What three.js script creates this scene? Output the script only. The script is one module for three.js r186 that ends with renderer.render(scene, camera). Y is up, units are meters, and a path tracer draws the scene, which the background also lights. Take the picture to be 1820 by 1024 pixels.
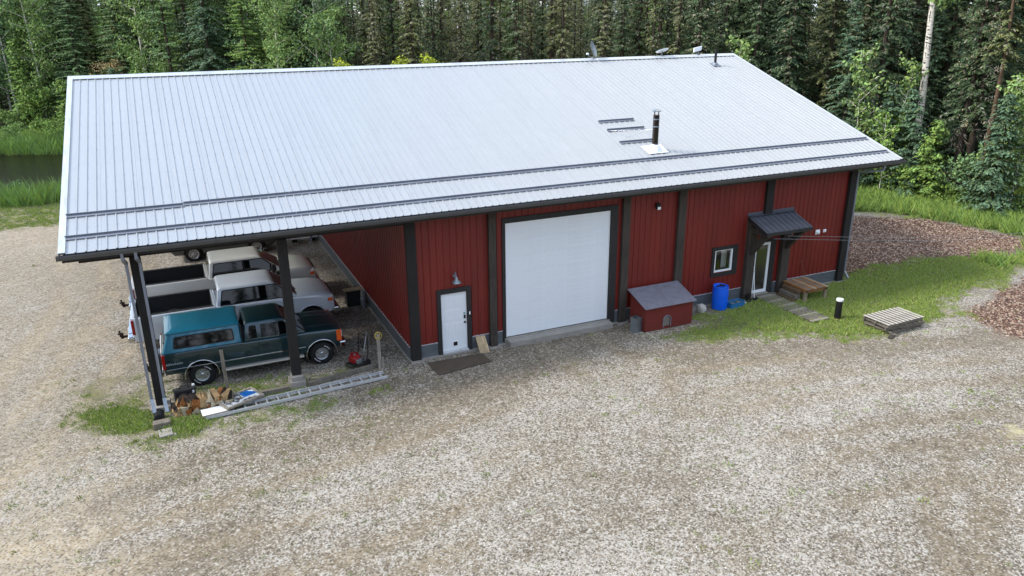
import * as THREE from 'three';
import { mergeGeometries, mergeVertices, toCreasedNormals } from 'three/addons/utils/BufferGeometryUtils.js';
import { RoundedBoxGeometry } from 'three/addons/geometries/RoundedBoxGeometry.js';
import { Brush, Evaluator, SUBTRACTION, INTERSECTION } from 'three-bvh-csg';

// ---------- camera, sky, sun, exposure ----------
const scene = new THREE.Scene();
const camera = new THREE.PerspectiveCamera(41.426, 1820 / 1024, 0.1, 900);
camera.position.set(-6.1342, 10.6039, 21.8639);
camera.rotation.order = 'YXZ';
camera.rotation.set(-0.34594, -0.41902, -0.0085);
const renderer = new THREE.WebGLRenderer({ antialias: true });
renderer.setSize(1024, 576);
renderer.toneMapping = THREE.LinearToneMapping;
renderer.toneMappingExposure = 1.5;
renderer.shadowMap.enabled = true;

const SUN = new THREE.Vector3(-0.74, 0.72, -0.24).normalize();
function rng(seed) { let a = seed >>> 0; return () => { a = (a + 0x6D2B79F5) >>> 0; let t = a; t = Math.imul(t ^ (t >>> 15), t | 1); t ^= t + Math.imul(t ^ (t >>> 7), t | 61); return ((t ^ (t >>> 14)) >>> 0) / 4294967296; }; }
const HASH = (() => { const r = rng(77), a = new Float32Array(65536); for (let i = 0; i < 65536; i++) a[i] = r(); return a; })();
const lat = (x, y) => HASH[((x & 255) | ((y & 255) << 8)) & 65535];
function vnoise(x, y) { const xi = Math.floor(x), yi = Math.floor(y); let fx = x - xi, fy = y - yi; fx = fx * fx * (3 - 2 * fx); fy = fy * fy * (3 - 2 * fy); const a = lat(xi, yi), b = lat(xi + 1, yi), c = lat(xi, yi + 1), d = lat(xi + 1, yi + 1); return a + (b - a) * fx + (c - a) * fy + (a - b - c + d) * fx * fy; }
function fbm(x, y, o = 4) { let s = 0, a = 0.5, n = 0; for (let i = 0; i < o; i++) { s += a * vnoise(x, y); n += a; a *= 0.5; x = x * 2.03 + 17.3; y = y * 2.03 + 9.1; } return s / n; }
const clamp = (v, a = 0, b = 1) => Math.min(b, Math.max(a, v));
const mixn = (a, b, t) => a + (b - a) * t;
const sstep = (a, b, v) => { const t = clamp((v - a) / (b - a)); return t * t * (3 - 2 * t); };

// partly clouded bright summer sky
{
  const w = 1024, h = 512, d = new Float32Array(w * h * 4);
  for (let j = 0; j < h; j++) {
    const el = ((j + 0.5) / h - 0.5) * Math.PI, y = Math.sin(el), ce = Math.cos(el);
    for (let i = 0; i < w; i++) {
      const ph = ((i + 0.5) / w - 0.5) * 2 * Math.PI, x = ce * Math.cos(ph), z = ce * Math.sin(ph);
      const up = Math.max(y, 0), k = (j * w + i) * 4;
      const t = Math.pow(up, 0.5);
      let r = mixn(0.92, 0.36, t), g = mixn(1.02, 0.62, t), b = mixn(1.14, 1.10, t);
      const q = 1 / (up + 0.22), cl = fbm(x * q * 1.6 + 31.2, z * q * 1.6 + 12.7, 5);
      const cov = sstep(0.44, 0.66, cl), den = fbm(x * q * 2.6 + 5.1, z * q * 2.6 + 3.3, 4);
      const cv = 1.02 + 0.28 * (den - 0.5);
      r = mixn(r, cv * 1.0, cov); g = mixn(g, cv * 1.01, cov); b = mixn(b, cv * 1.04, cov);
      const c = x * SUN.x + y * SUN.y + z * SUN.z, gl = 2.1 * Math.exp((c - 1) * 24) + 0.35 * Math.exp((c - 1) * 5);
      r += gl; g += gl * 0.985; b += gl * 0.95;
      d[k] = r; d[k + 1] = g; d[k + 2] = b; d[k + 3] = 1;
    }
  }
  const sky = new THREE.DataTexture(d, w, h, THREE.RGBAFormat, THREE.FloatType);
  sky.mapping = THREE.EquirectangularReflectionMapping; sky.magFilter = THREE.LinearFilter; sky.minFilter = THREE.LinearFilter; sky.needsUpdate = true;
  scene.background = sky; scene.environment = sky;
}
const sun = new THREE.DirectionalLight(new THREE.Color(1, 0.95, 0.87), 2.3);
sun.position.copy(SUN).multiplyScalar(80); sun.target.position.set(0, 0, 0);
sun.castShadow = true; sun.shadow.radius = 20; sun.shadow.mapSize.set(2048, 2048);
Object.assign(sun.shadow.camera, { left: -60, right: 60, top: 60, bottom: -60, near: 1, far: 220 });
scene.add(sun, sun.target);

// ---------- helpers ----------
const taken = new Map();
function numbered(n) { const k = taken.get(n) || 0; taken.set(n, k + 1); return k ? n + '_' + String(k).padStart(3, '0') : n; }
const lit = (o) => { o.castShadow = true; o.receiveShadow = true; return o; };
function mesh(name, geo, mat, parent) { const m = lit(new THREE.Mesh(Array.isArray(geo) ? merge(geo) : geo, mat)); m.name = parent ? name : numbered(name); (parent || scene).add(m); return m; }
function group(name, parent) { const g = new THREE.Group(); g.name = name; parent.add(g); return g; }
function thing(name, label, category, pos = [0, 0, 0], turn = 0, grp) { const o = new THREE.Group(); o.name = numbered(name); scene.add(o); o.position.set(...pos); o.rotation.y = turn; o.userData = { label, category }; if (grp) o.userData.group = grp; return o; }
function tag(o, label, category, grp) { o.userData.label = label; o.userData.category = category; if (grp) o.userData.group = grp; return o; }
function structure(o) { o.userData.kind = 'structure'; return o; }
function stuff(o) { o.userData.kind = 'stuff'; return o; }
function copyOf(o, pos, turn, label, scale) { const c = o.clone(); c.userData = { ...o.userData }; c.name = numbered(o.name.replace(/_\d\d\d$/, '')); scene.add(c); c.position.set(...pos); c.rotation.y = turn || 0; if (label) c.userData.label = label; if (scale) c.scale.set(...scale); return c; }
function merge(list) { return mergeGeometries(list.map((g) => { const q = g.index ? g.toNonIndexed() : g; for (const k of Object.keys(q.attributes)) if (!['position', 'normal', 'uv'].includes(k)) q.deleteAttribute(k); if (!q.attributes.uv) boxUV(q); return q; })); }
function boxUV(g, s = 1) {
  const p = g.attributes.position; if (!g.attributes.normal) g.computeVertexNormals(); const n = g.attributes.normal; const uv = new Float32Array(p.count * 2);
  for (let i = 0; i < p.count; i++) { const ax = Math.abs(n.getX(i)), ay = Math.abs(n.getY(i)), az = Math.abs(n.getZ(i)); let u, v; if (ax > ay && ax > az) { u = p.getZ(i); v = p.getY(i); } else if (ay > az) { u = p.getX(i); v = p.getZ(i); } else { u = p.getX(i); v = p.getY(i); } uv[i * 2] = u * s; uv[i * 2 + 1] = v * s; }
  g.setAttribute('uv', new THREE.BufferAttribute(uv, 2)); return g;
}
// boxes: size then centre; r > 0 chamfers the edges
function box(w, h, d, x = 0, y = 0, z = 0, r = 0) { const g = r ? new RoundedBoxGeometry(w, h, d, 1, Math.min(r, w / 2.01, h / 2.01, d / 2.01)) : new THREE.BoxGeometry(w, h, d); boxUV(g); g.translate(x, y, z); return g; }
function span(x0, x1, y0, y1, z0, z1, r = 0) { return box(x1 - x0, y1 - y0, z1 - z0, (x0 + x1) / 2, (y0 + y1) / 2, (z0 + z1) / 2, r); }
function cyl(r0, r1, h, seg = 16, x = 0, y = 0, z = 0) { const g = new THREE.CylinderGeometry(r0, r1, h, seg); g.translate(x, y, z); return g; }
function tube(pts, r, seg = 24, rs = 8, tension = 0.5) { return new THREE.TubeGeometry(new THREE.CatmullRomCurve3(pts.map((p) => new THREE.Vector3(...p)), false, 'catmullrom', tension), seg, r, rs); }
function bar(a, b, w, h) { const A = new THREE.Vector3(...a), B = new THREE.Vector3(...b), d = B.clone().sub(A), L = d.length(); const g = new THREE.BoxGeometry(w, h, L); boxUV(g); const m = new THREE.Matrix4().lookAt(A, B, Math.abs(d.y / L) > 0.98 ? new THREE.Vector3(1, 0, 0) : new THREE.Vector3(0, 1, 0)); g.applyMatrix4(m); g.translate((A.x + B.x) / 2, (A.y + B.y) / 2, (A.z + B.z) / 2); return g; }
function rod(a, b, r, seg = 8) { const A = new THREE.Vector3(...a), B = new THREE.Vector3(...b), d = B.clone().sub(A); const g = new THREE.CylinderGeometry(r, r, d.length(), seg); g.applyQuaternion(new THREE.Quaternion().setFromUnitVectors(new THREE.Vector3(0, 1, 0), d.clone().normalize())); g.translate((A.x + B.x) / 2, (A.y + B.y) / 2, (A.z + B.z) / 2); return g; }

// ---------- textures and materials ----------
function texture(w, h, f, srgb = true) {
  const d = new Uint8Array(w * h * 4); const o = [0, 0, 0];
  for (let j = 0; j < h; j++) for (let i = 0; i < w; i++) { f(i, j, o); const k = (j * w + i) * 4; d[k] = clamp(o[0], 0, 255); d[k + 1] = clamp(o[1], 0, 255); d[k + 2] = clamp(o[2], 0, 255); d[k + 3] = 255; }
  const t = new THREE.DataTexture(d, w, h); t.wrapS = t.wrapT = THREE.RepeatWrapping; t.magFilter = THREE.LinearFilter; t.minFilter = THREE.LinearMipmapLinearFilter; t.generateMipmaps = true; if (srgb) t.colorSpace = THREE.SRGBColorSpace; t.needsUpdate = true; return t;
}
function rep(t, u, v) { const c = t.clone(); c.repeat.set(u, v); c.needsUpdate = true; return c; }
const tile = (f, n) => (i, j, o) => f(i, j, o, n);
// multiplier maps: mean near 235 so that they tint little
const grimeTex = texture(512, 512, (i, j, o) => { const u = i / 512 * 256, v = j / 512 * 256; const a = fbm(u / 32, v / 32, 5), b = vnoise(u * 2, v * 2); const q = 205 + 50 * a + 14 * (b - 0.5); o[0] = q; o[1] = q; o[2] = q; });
const softTex = texture(512, 512, (i, j, o) => { const a = fbm(i / 40, j / 90, 4), b = vnoise(i / 3, j / 9); const q = 246 + 9 * (a - 0.5) + 5 * (b - 0.5); o[0] = q; o[1] = q; o[2] = q; });
const woodTex = texture(256, 512, (i, j, o) => { const a = fbm(i / 5, j / 90, 4), b = fbm(i / 40, j / 200 + 9, 3), c = vnoise(i / 1.6, j / 24); const q = 150 + 90 * (a - 0.5) + 60 * (b - 0.5) + 34 * (c - 0.5) + 50; o[0] = q; o[1] = q * 0.985; o[2] = q * 0.96; });
const streakTex = texture(512, 256, (i, j, o) => { const a = fbm(i / 6, j / 70, 4), b = fbm(i / 60, j / 60 + 4, 3), c = vnoise(i / 2, j / 2); const q = 226 + 34 * (a - 0.5) + 32 * (b - 0.5) + 8 * (c - 0.5); o[0] = q; o[1] = q; o[2] = q; });
const speckTex = texture(512, 512, (i, j, o) => { const a = vnoise(i / 1.3, j / 1.3), b = vnoise(i / 4, j / 4 + 50), c = fbm(i / 60, j / 60, 4); const q = 128 + 90 * (a - 0.5) + 70 * (b - 0.5) + 50 * (c - 0.5); o[0] = q; o[1] = q; o[2] = q; }, false);
const barkTex = texture(256, 512, (i, j, o) => { const a = fbm(i / 6, j / 26, 4), b = fbm(i / 30, j / 50, 3); const q = 140 + 150 * (a - 0.5) + 60 * (b - 0.5) + 30; o[0] = q; o[1] = q * 0.97; o[2] = q * 0.93; });
const birchTex = texture(256, 512, (i, j, o) => { const a = fbm(i / 50, j / 7, 3), b = fbm(i / 20, j / 60, 3); const dark = sstep(0.62, 0.7, a) * 0.85 + sstep(0.66, 0.72, b) * 0.8; const q = mixn(238, 45, clamp(dark)); o[0] = q; o[1] = q * 0.98; o[2] = q * 0.95; });
function std(color, rough = 0.7, metal = 0, extra = {}) { const c = new THREE.Color(color); return new THREE.MeshStandardMaterial({ color: c, roughness: rough, metalness: metal, ...extra }); }
const bump = (t, u, v, s) => ({ bumpMap: rep(t, u, v), bumpScale: s });
const M = {
  roof: std('#b2b4b5', 0.44, 0.33, { map: rep(softTex, 0.13, 0.06), ...bump(speckTex, 0.7, 0.7, 0.0006) }),
  roofTrim: std('#d3d7da', 0.45, 0.25, { map: rep(grimeTex, 0.2, 0.2) }),
  guard: std('#8d929d', 0.5, 0.3, { map: rep(grimeTex, 0.3, 0.3) }),
  gutter: std('#5a5a5b', 0.4, 0.2, { map: rep(grimeTex, 0.4, 0.4) }),
  siding: std('#80241b', 0.5, 0.0, { map: rep(streakTex, 0.21, 0.11), ...bump(speckTex, 1, 1, 0.0008) }),
  post: std('#4f463f', 0.85, 0, { map: rep(woodTex, 0.9, 0.5), ...bump(woodTex, 0.9, 0.5, 0.006) }),
  postDark: std('#2a2624', 0.85, 0, { map: rep(woodTex, 0.9, 0.5), ...bump(woodTex, 0.9, 0.5, 0.006) }),
  trim: std('#323131', 0.7, 0, { map: rep(woodTex, 0.9, 0.5) }),
  skirt: std('#6e7478', 0.55, 0.25, { map: rep(grimeTex, 0.6, 0.6) }),
  concrete: std('#a39d94', 0.9, 0, { map: rep(grimeTex, 0.8, 0.8), ...bump(speckTex, 1, 1, 0.004) }),
  flue: std('#5f5852', 0.22, 0.9, { map: rep(grimeTex, 0.6, 0.6) }), screw: std('#a3a7ab', 0.5, 0.4),
  white: std('#eff2f4', 0.45, 0, { map: rep(softTex, 0.12, 0.12) }),
  whiteFrame: std('#eeefef', 0.4),
  black: std('#121212', 0.5), blackMatt: std('#1b1b1c', 0.85), darkSheet: std('#63656d', 0.45, 0.1, { map: rep(grimeTex, 0.5, 0.5) }),
  steel: std('#b9bcc0', 0.28, 0.9, { map: rep(grimeTex, 0.6, 0.6) }), galv: std('#9da4a8', 0.45, 0.7, { map: rep(grimeTex, 1, 1) }), alu: std('#d2d3d3', 0.5, 0.15, { map: rep(grimeTex, 0.7, 0.7) }),
  glass: new THREE.MeshPhysicalMaterial({ color: 0x07090b, roughness: 0.03, metalness: 0 }),
  pane: new THREE.MeshPhysicalMaterial({ color: 0xf2f6f4, roughness: 0.02, transmission: 1, thickness: 0, ior: 1.5 }),
  room: std('#5d5750', 0.9), plaster: std('#b5aea3', 0.9),
  pale: std('#b8a88f', 0.85, 0, { map: rep(woodTex, 1.2, 0.6), ...bump(woodTex, 1.2, 0.6, 0.003) }),
  weathered: std('#8d867b', 0.9, 0, { map: rep(woodTex, 1.4, 0.6), ...bump(woodTex, 1.4, 0.6, 0.004) }),
  paleGrey: std('#b3aca1', 0.9, 0, { map: rep(woodTex, 1.4, 0.6), ...bump(woodTex, 1.4, 0.6, 0.004) }),
  brownWood: std('#a87644', 0.8, 0, { map: rep(woodTex, 1.4, 0.6), ...bump(woodTex, 1.4, 0.6, 0.003) }),
  ply: std('#d6bd97', 0.8, 0, { map: rep(woodTex, 0.8, 0.4) }),
  shedRed: std('#76271c', 0.8, 0, { map: rep(grimeTex, 0.6, 0.6) }),
  shingle: std('#7d7a84', 0.9, 0, { map: rep(grimeTex, 0.9, 0.9), ...bump(speckTex, 2, 2, 0.004) }),
  blue: std('#0a5fe0', 0.38), blueTote: std('#2c6f9c', 0.5), rubber: std('#1a1a1a', 0.9, 0, { map: rep(grimeTex, 2, 2), ...bump(speckTex, 3, 3, 0.004) }),
  bark: std('#6a5e52', 0.95, 0, { map: rep(barkTex, 1.2, 0.5), ...bump(barkTex, 1.2, 0.5, 0.02) }),
  birch: std('#efece4', 0.85, 0, { map: rep(birchTex, 1, 0.5) }),
  leaf: new THREE.MeshStandardMaterial({ color: 0xffffff, roughness: 0.95, vertexColors: true }),
};
// ---------- ground ----------
const YX0 = -24, YX1 = 36, YZ0 = -31, YZ1 = 19;      // the yard sheet
function sdPoly(P, x, z) { let d = 1e9, s = 1; for (let i = 0, j = P.length - 1; i < P.length; j = i++) { const ex = P[j][0] - P[i][0], ez = P[j][1] - P[i][1], wx = x - P[i][0], wz = z - P[i][1]; const t = clamp((wx * ex + wz * ez) / (ex * ex + ez * ez)); const dx = wx - ex * t, dz = wz - ez * t; d = Math.min(d, dx * dx + dz * dz); const c1 = z >= P[i][1], c2 = z < P[j][1], c3 = ex * wz > ez * wx; if ((c1 && c2 && c3) || (!c1 && !c2 && !c3)) s = -s; } return s * Math.sqrt(d); }
function sdPath(P, x, z) { let d = 1e9; for (let i = 0; i + 1 < P.length; i++) { const ex = P[i + 1][0] - P[i][0], ez = P[i + 1][1] - P[i][1], wx = x - P[i][0], wz = z - P[i][1]; const t = clamp((wx * ex + wz * ez) / (ex * ex + ez * ez)); const dx = wx - ex * t, dz = wz - ez * t; d = Math.min(d, dx * dx + dz * dz); } return Math.sqrt(d); }
const GRASS_R = [[8.3, 1.5], [9.3, 2.6], [11.5, 3.5], [14, 4.4], [16, 4.9], [18.9, 4.6], [20.8, 3.6], [24, 2.6], [28, 2.2], [36, 2.5], [36, -31], [20, -31], [19.3, -12], [19.6, -9.5], [27, -8.6], [30.6, -5.5], [31.4, -1], [29, 0.8], [26, 0.3], [24.4, -0.6], [20, -0.5], [18.7, 0], [12.9, 0.0], [10.4, 0.1], [10.2, 1.2]];
const GRASS_R2 = [[27, 8.5], [36, 5], [36, 12], [31, 10]];
const GRASS_L = [[-24, -31], [-8, -31], [-8.2, -27.5], [-11.5, -25.6], [-15, -24.5], [-24, -23]];
const GRASS_P = [[-9.5, -2.6], [-8.4, -2.2], [-7.8, -0.6], [-6.6, 0.9], [-6.4, 1.8], [-7.4, 2.2], [-8.6, 1.7], [-9.6, 0.2]];
const GRASS_C = [[-7, -0.55], [-1.4, -0.55], [-1.5, -0.1], [-3.5, 0.35], [-6.4, 0.7]];
const GRASS_LAD = [[-6.6, 1.3], [-1, 0.95], [-1.2, 2.0], [-4, 2.3], [-6.6, 2.4]];
const MULCH = [[19.0, -0.1], [19.0, -9.2], [27, -8.3], [30.6, -5.2], [31.3, -1], [29, 0.7], [26, 0.2], [24.4, -0.7], [20, -0.5]];
const MULCH2 = [[19.4, 4.9], [21.2, 3.9], [24.4, 3.0], [28, 2.8], [30, 6], [24, 9.6], [20.5, 7.8], [18.6, 6.6]];
const SWEEPS = [[[[-26, 2], [-16, 4.2], [-9, 5.6], [-4, 5.3], [1, 4.4], [6, 3.9], [12, 4.9], [18, 6.6], [26, 10]], [0, 1.7, 3.0, 4.6]], [[[-9, 15], [-3, 11.5], [3, 10], [9, 10.2], [16, 12.5]], [0, 1.6]], [[[-12, -31], [-11.5, -20], [-11, -10], [-12.5, -2], [-16, 6], [-22, 10]], [0, 1.7, 3.4]], [[[4.4, 0.8], [4.2, 4], [2.5, 8], [-1, 13]], [0]], [[[6.4, 0.8], [6.6, 4], [5.4, 8], [2.4, 14]], [0]], [[[4, 18], [8, 12.2], [12, 10.6], [20, 12.6]], [0, 1.6]]];
const TRACKS = SWEEPS.flatMap(([P, offs], s) => offs.map((o, k) => P.map(([x, z], i) => s === 2 ? [x + o, z] : [x + 0.3 * Math.sin(i * 2 + k), z + o + 0.25 * Math.sin(i * 1.3 + k * 2)])));
const GN = 0.2, GW = Math.round((YX1 - YX0) / GN) + 1, GH = Math.round((YZ1 - YZ0) / GN) + 1;
const field = (f) => { const a = new Float32Array(GW * GH); for (let j = 0; j < GH; j++) for (let i = 0; i < GW; i++) a[j * GW + i] = f(YX0 + i * GN, YZ0 + j * GN); return a; };
const look = (a, x, z) => { const u = clamp((x - YX0) / GN, 0, GW - 1.001), v = clamp((z - YZ0) / GN, 0, GH - 1.001), i = u | 0, j = v | 0, fu = u - i, fv = v - j, k = j * GW + i; return (a[k] * (1 - fu) + a[k + 1] * fu) * (1 - fv) + (a[k + GW] * (1 - fu) + a[k + GW + 1] * fu) * fv; };
const wob = (x, z, s, a) => (fbm(x * s + 40, z * s + 60, 4) - 0.5) * a;
const fGrass = field((x, z) => { let g = -1e9; const w = wob(x, z, 0.55, 2.2) + wob(x, z, 2.1, 0.7);
  g = Math.max(g, -sdPoly(GRASS_R, x, z) + w * 0.8, -sdPoly(GRASS_L, x, z) + w, -sdPoly(GRASS_P, x, z) + w * 1.6 + 0.1, -sdPoly(GRASS_C, x, z) * 0.8 + w * 0.5 - 0.2, -sdPoly(GRASS_LAD, x, z) * 0.8 + w * 0.8 - 0.55, -sdPoly(GRASS_R2, x, z) + w);
  if (x < 13.4 && x > 8 && z > 0) g -= 0.7 * sstep(13.4, 12.2, x) * sstep(3.0, 1.2, z) + 0.15; return g; });
const fMulch = field((x, z) => Math.max(-sdPoly(MULCH, x, z) + wob(x, z, 0.7, 1.4), -sdPoly(MULCH2, x, z) + wob(x, z, 0.5, 2.6) - 0.5));
const fTrack = field((x, z) => { let t = 0; for (const P of TRACKS) t = Math.max(t, sstep(0.5, 0.12, sdPath(P, x, z) + wob(x, z, 0.8, 0.35))); return t * sstep(0.25, 0.5, fbm(x * 0.22 + 3, z * 0.22 + 8, 3)); });
const LANES = [[[-9, 4.6], [-6.5, 3.8], [-4.5, 3.7], [-2.4, 3.5], [0.2, 3.0], [3, 2.2], [6, 1.4]], [[-2, 1.9], [1, 1.6], [3.4, 1.2], [7.2, 1.1]], [[8, 3.4], [11, 4.4], [15, 5.8], [20, 7.4], [25, 9]], [[-14, 7.2], [-10, 7.6], [-6, 7.2]]];
const fLane = field((x, z) => { let t = 0; for (const P of LANES) t = Math.max(t, sstep(1.15, 0.25, sdPath(P, x, z) + wob(x, z, 0.7, 0.9))); return t; });
const fPatch = field((x, z) => fbm(x * 0.2 + z * 0.05 + 11, z * 0.62 + x * 0.1 + 5, 5));
const fPatch2 = field((x, z) => fbm(x * 0.12 + 71, z * 0.17 + 25, 4));
const yardH = (x, z) => 0.012 + 0.026 * (fbm(x * 0.45, z * 0.45, 4) - 0.5) - 0.012 * look(fTrack, x, z);
{
  const w = 2048, h = Math.round(2048 * (YZ1 - YZ0) / (YX1 - YX0));
  const sx = (YX1 - YX0) / w, sz = (YZ1 - YZ0) / h;
  const yardTex = texture(w, h, (i, j, o) => {
    const x = YX0 + (i + 0.5) * sx, z = YZ0 + (j + 0.5) * sz;
    const n1 = lat(i * 7 + j * 131, j * 3 + i * 17 + ((i * j) >> 3)), n2 = vnoise(i * 0.62, j * 0.62), n3 = vnoise(i * 0.21 + 9, j * 0.21), n4 = vnoise(i * 0.06 + 3, j * 0.06 + 5);
    const tr = look(fTrack, x, z), pa = look(fPatch, x, z), pb = look(fPatch2, x, z), ln = look(fLane, x, z);
    const left = sstep(-6.5, -10, x + (n4 - 0.5) * 3);
    // gravel: brown fines with pale stones on top, their share by patch
    let share = clamp(0.40 + 1.0 * (pa - 0.5) + 0.5 * (pb - 0.5) + 0.4 * (n4 - 0.5) - 0.34 * tr - 0.3 * left - 0.42 * ln);
    let br = 134, bg = 122, bb = 105; br += 26 * (n3 - 0.5) + 34 * (pb - 0.5); bg += 25 * (n3 - 0.5) + 32 * (pb - 0.5); bb += 24 * (n3 - 0.5) + 28 * (pb - 0.5);
    br += left * 36; bg += left * 34; bb += left * 30;
    br += tr * 10; bg += tr * 8; bb += tr * 4;
    const k = n1 * 0.55 + n2 * 0.45, s = sstep(0.62 - 0.45 * share, 0.80 - 0.45 * share, k);
    const sv = 152 + 52 * lat(i * 3 + 5, j * 5 + 11) + 10 * n2;
    let r = mixn(br - 8, sv * 1.0, s * 0.9), g = mixn(bg - 8, sv * 0.965, s * 0.9), b = mixn(bb - 8, sv * 0.915, s * 0.9);
    if (n1 < 0.2 && k < 0.42) { r *= 0.68; g *= 0.67; b *= 0.66; }
    const mu = sstep(-0.3, 0.35, look(fMulch, x, z) + (n2 - 0.5) * 0.9);
    if (mu > 0) { const q = 0.8 + 0.55 * (n2 - 0.5) + 0.4 * (n1 - 0.5), pl = n1 > 0.74 ? 46 : 0; r = mixn(r, 112 * q + pl, mu * 0.95); g = mixn(g, 82 * q + pl * 0.86, mu * 0.95); b = mixn(b, 69 * q + pl * 0.76, mu * 0.95); }
    const gr = sstep(-0.25, 0.55, look(fGrass, x, z) + (n2 - 0.5) * 1.0 + (n4 - 0.5) * 1.2);
    if (gr > 0) { const q = 0.8 + 0.5 * (n2 - 0.5) + 0.35 * (n4 - 0.5); const dry = n4; r = mixn(r, (92 + 46 * dry) * q, gr * 0.85); g = mixn(g, (104 + 28 * dry) * q, gr * 0.85); b = mixn(b, (52 + 34 * dry) * q, gr * 0.85); }
    const ye = Math.hypot((x - 13.3) * 1.0, (z - 11.1) * 1.3); if (ye < 0.6) { const q = sstep(0.5, 0.1, ye + (n3 - 0.5) * 0.5); r = mixn(r, 205, q * 0.7); g = mixn(g, 196, q * 0.7); b = mixn(b, 146, q * 0.7); }
    o[0] = r * 0.905; o[1] = g * 0.905; o[2] = b * 0.895;
  });
  yardTex.wrapS = yardTex.wrapT = THREE.ClampToEdgeWrapping;
  const nx = 240, nz = 200, g = new THREE.PlaneGeometry(YX1 - YX0, YZ1 - YZ0, nx, nz); g.rotateX(-Math.PI / 2); g.translate((YX0 + YX1) / 2, 0, (YZ0 + YZ1) / 2);
  const p = g.attributes.position, uv = g.attributes.uv;
  for (let i = 0; i < p.count; i++) { const x = p.getX(i), z = p.getZ(i); const e = Math.min(x - YX0, YX1 - x, z - YZ0, YZ1 - z); p.setY(i, e < 0.01 ? -0.05 : yardH(x, z)); uv.setXY(i, (x - YX0) / (YX1 - YX0), (z - YZ0) / (YZ1 - YZ0)); }
  g.computeVertexNormals();
  structure(mesh('gravel_yard', g, new THREE.MeshStandardMaterial({ map: yardTex, roughness: 0.95, bumpMap: yardTex, bumpScale: 0.03 })));
}
// land beyond the yard, with the hollow of the pond
const POND = [[-60, -36], [-30, -35], [-17, -34.2], [-12.5, -33.5], [-9, -35], [-7, -42], [-9, -49], [-13, -52], [-20, -54.5], [-35, -57], [-60, -58]];
const landH = (x, z) => { const inYard = x > YX0 - 1 && x < YX1 + 1 && z > YZ0 - 1 && z < YZ1 + 1; if (inYard) return -0.06; const pd = sdPoly(POND, x, z); return -0.06 + 0.3 * (fbm(x * 0.08, z * 0.08, 3) - 0.5) * sstep(0, 15, Math.max(YX0 - x, x - YX1, YZ0 - z, z - YZ1)) - 0.9 * sstep(1.2, -1.5, pd); };
{
  const tex = texture(512, 512, (i, j, o) => { const a = fbm(i / 40, j / 40, 4), b = vnoise(i / 2, j / 2), c = vnoise(i / 7, j / 7); const q = 0.75 + 0.5 * (b - 0.5) + 0.4 * (c - 0.5); o[0] = (62 + 34 * a) * q; o[1] = (70 + 30 * a) * q; o[2] = (36 + 16 * a) * q; });
  const pos = [], uv = [], idx = [], xs = [], zs = [];
  for (let v = -400; v < -70; v += 30) xs.push(v); for (let v = -70; v <= 70; v += 1) xs.push(v); for (let v = 100; v <= 460; v += 30) xs.push(v);
  for (let v = -460; v < -100; v += 30) zs.push(v); for (let v = -100; v <= 30; v += 1) zs.push(v); for (let v = 60; v <= 300; v += 30) zs.push(v);
  for (const z of zs) for (const x of xs) { pos.push(x, landH(x, z), z); uv.push(x / 6, z / 6); }
  for (let j = 0; j + 1 < zs.length; j++) for (let i = 0; i + 1 < xs.length; i++) { const a = j * xs.length + i, b = a + 1, c = a + xs.length, d = c + 1; idx.push(a, c, b, b, c, d); }
  const g = new THREE.BufferGeometry(); g.setAttribute('position', new THREE.Float32BufferAttribute(pos, 3)); g.setAttribute('uv', new THREE.Float32BufferAttribute(uv, 2)); g.setIndex(idx); g.computeVertexNormals();
  structure(mesh('ground', g, new THREE.MeshStandardMaterial({ map: tex, roughness: 1 })));
  const ws = new THREE.Shape(POND.map(([x, z]) => new THREE.Vector2(x, -z))); const wg = new THREE.ShapeGeometry(ws); wg.rotateX(-Math.PI / 2); wg.translate(0, -0.34, 0);
  structure(mesh('pond_water', wg, new THREE.MeshPhysicalMaterial({ color: 0x1c1710, roughness: 0.06, ...bump(speckTex, 0.15, 0.3, 0.02) })));
}
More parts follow.
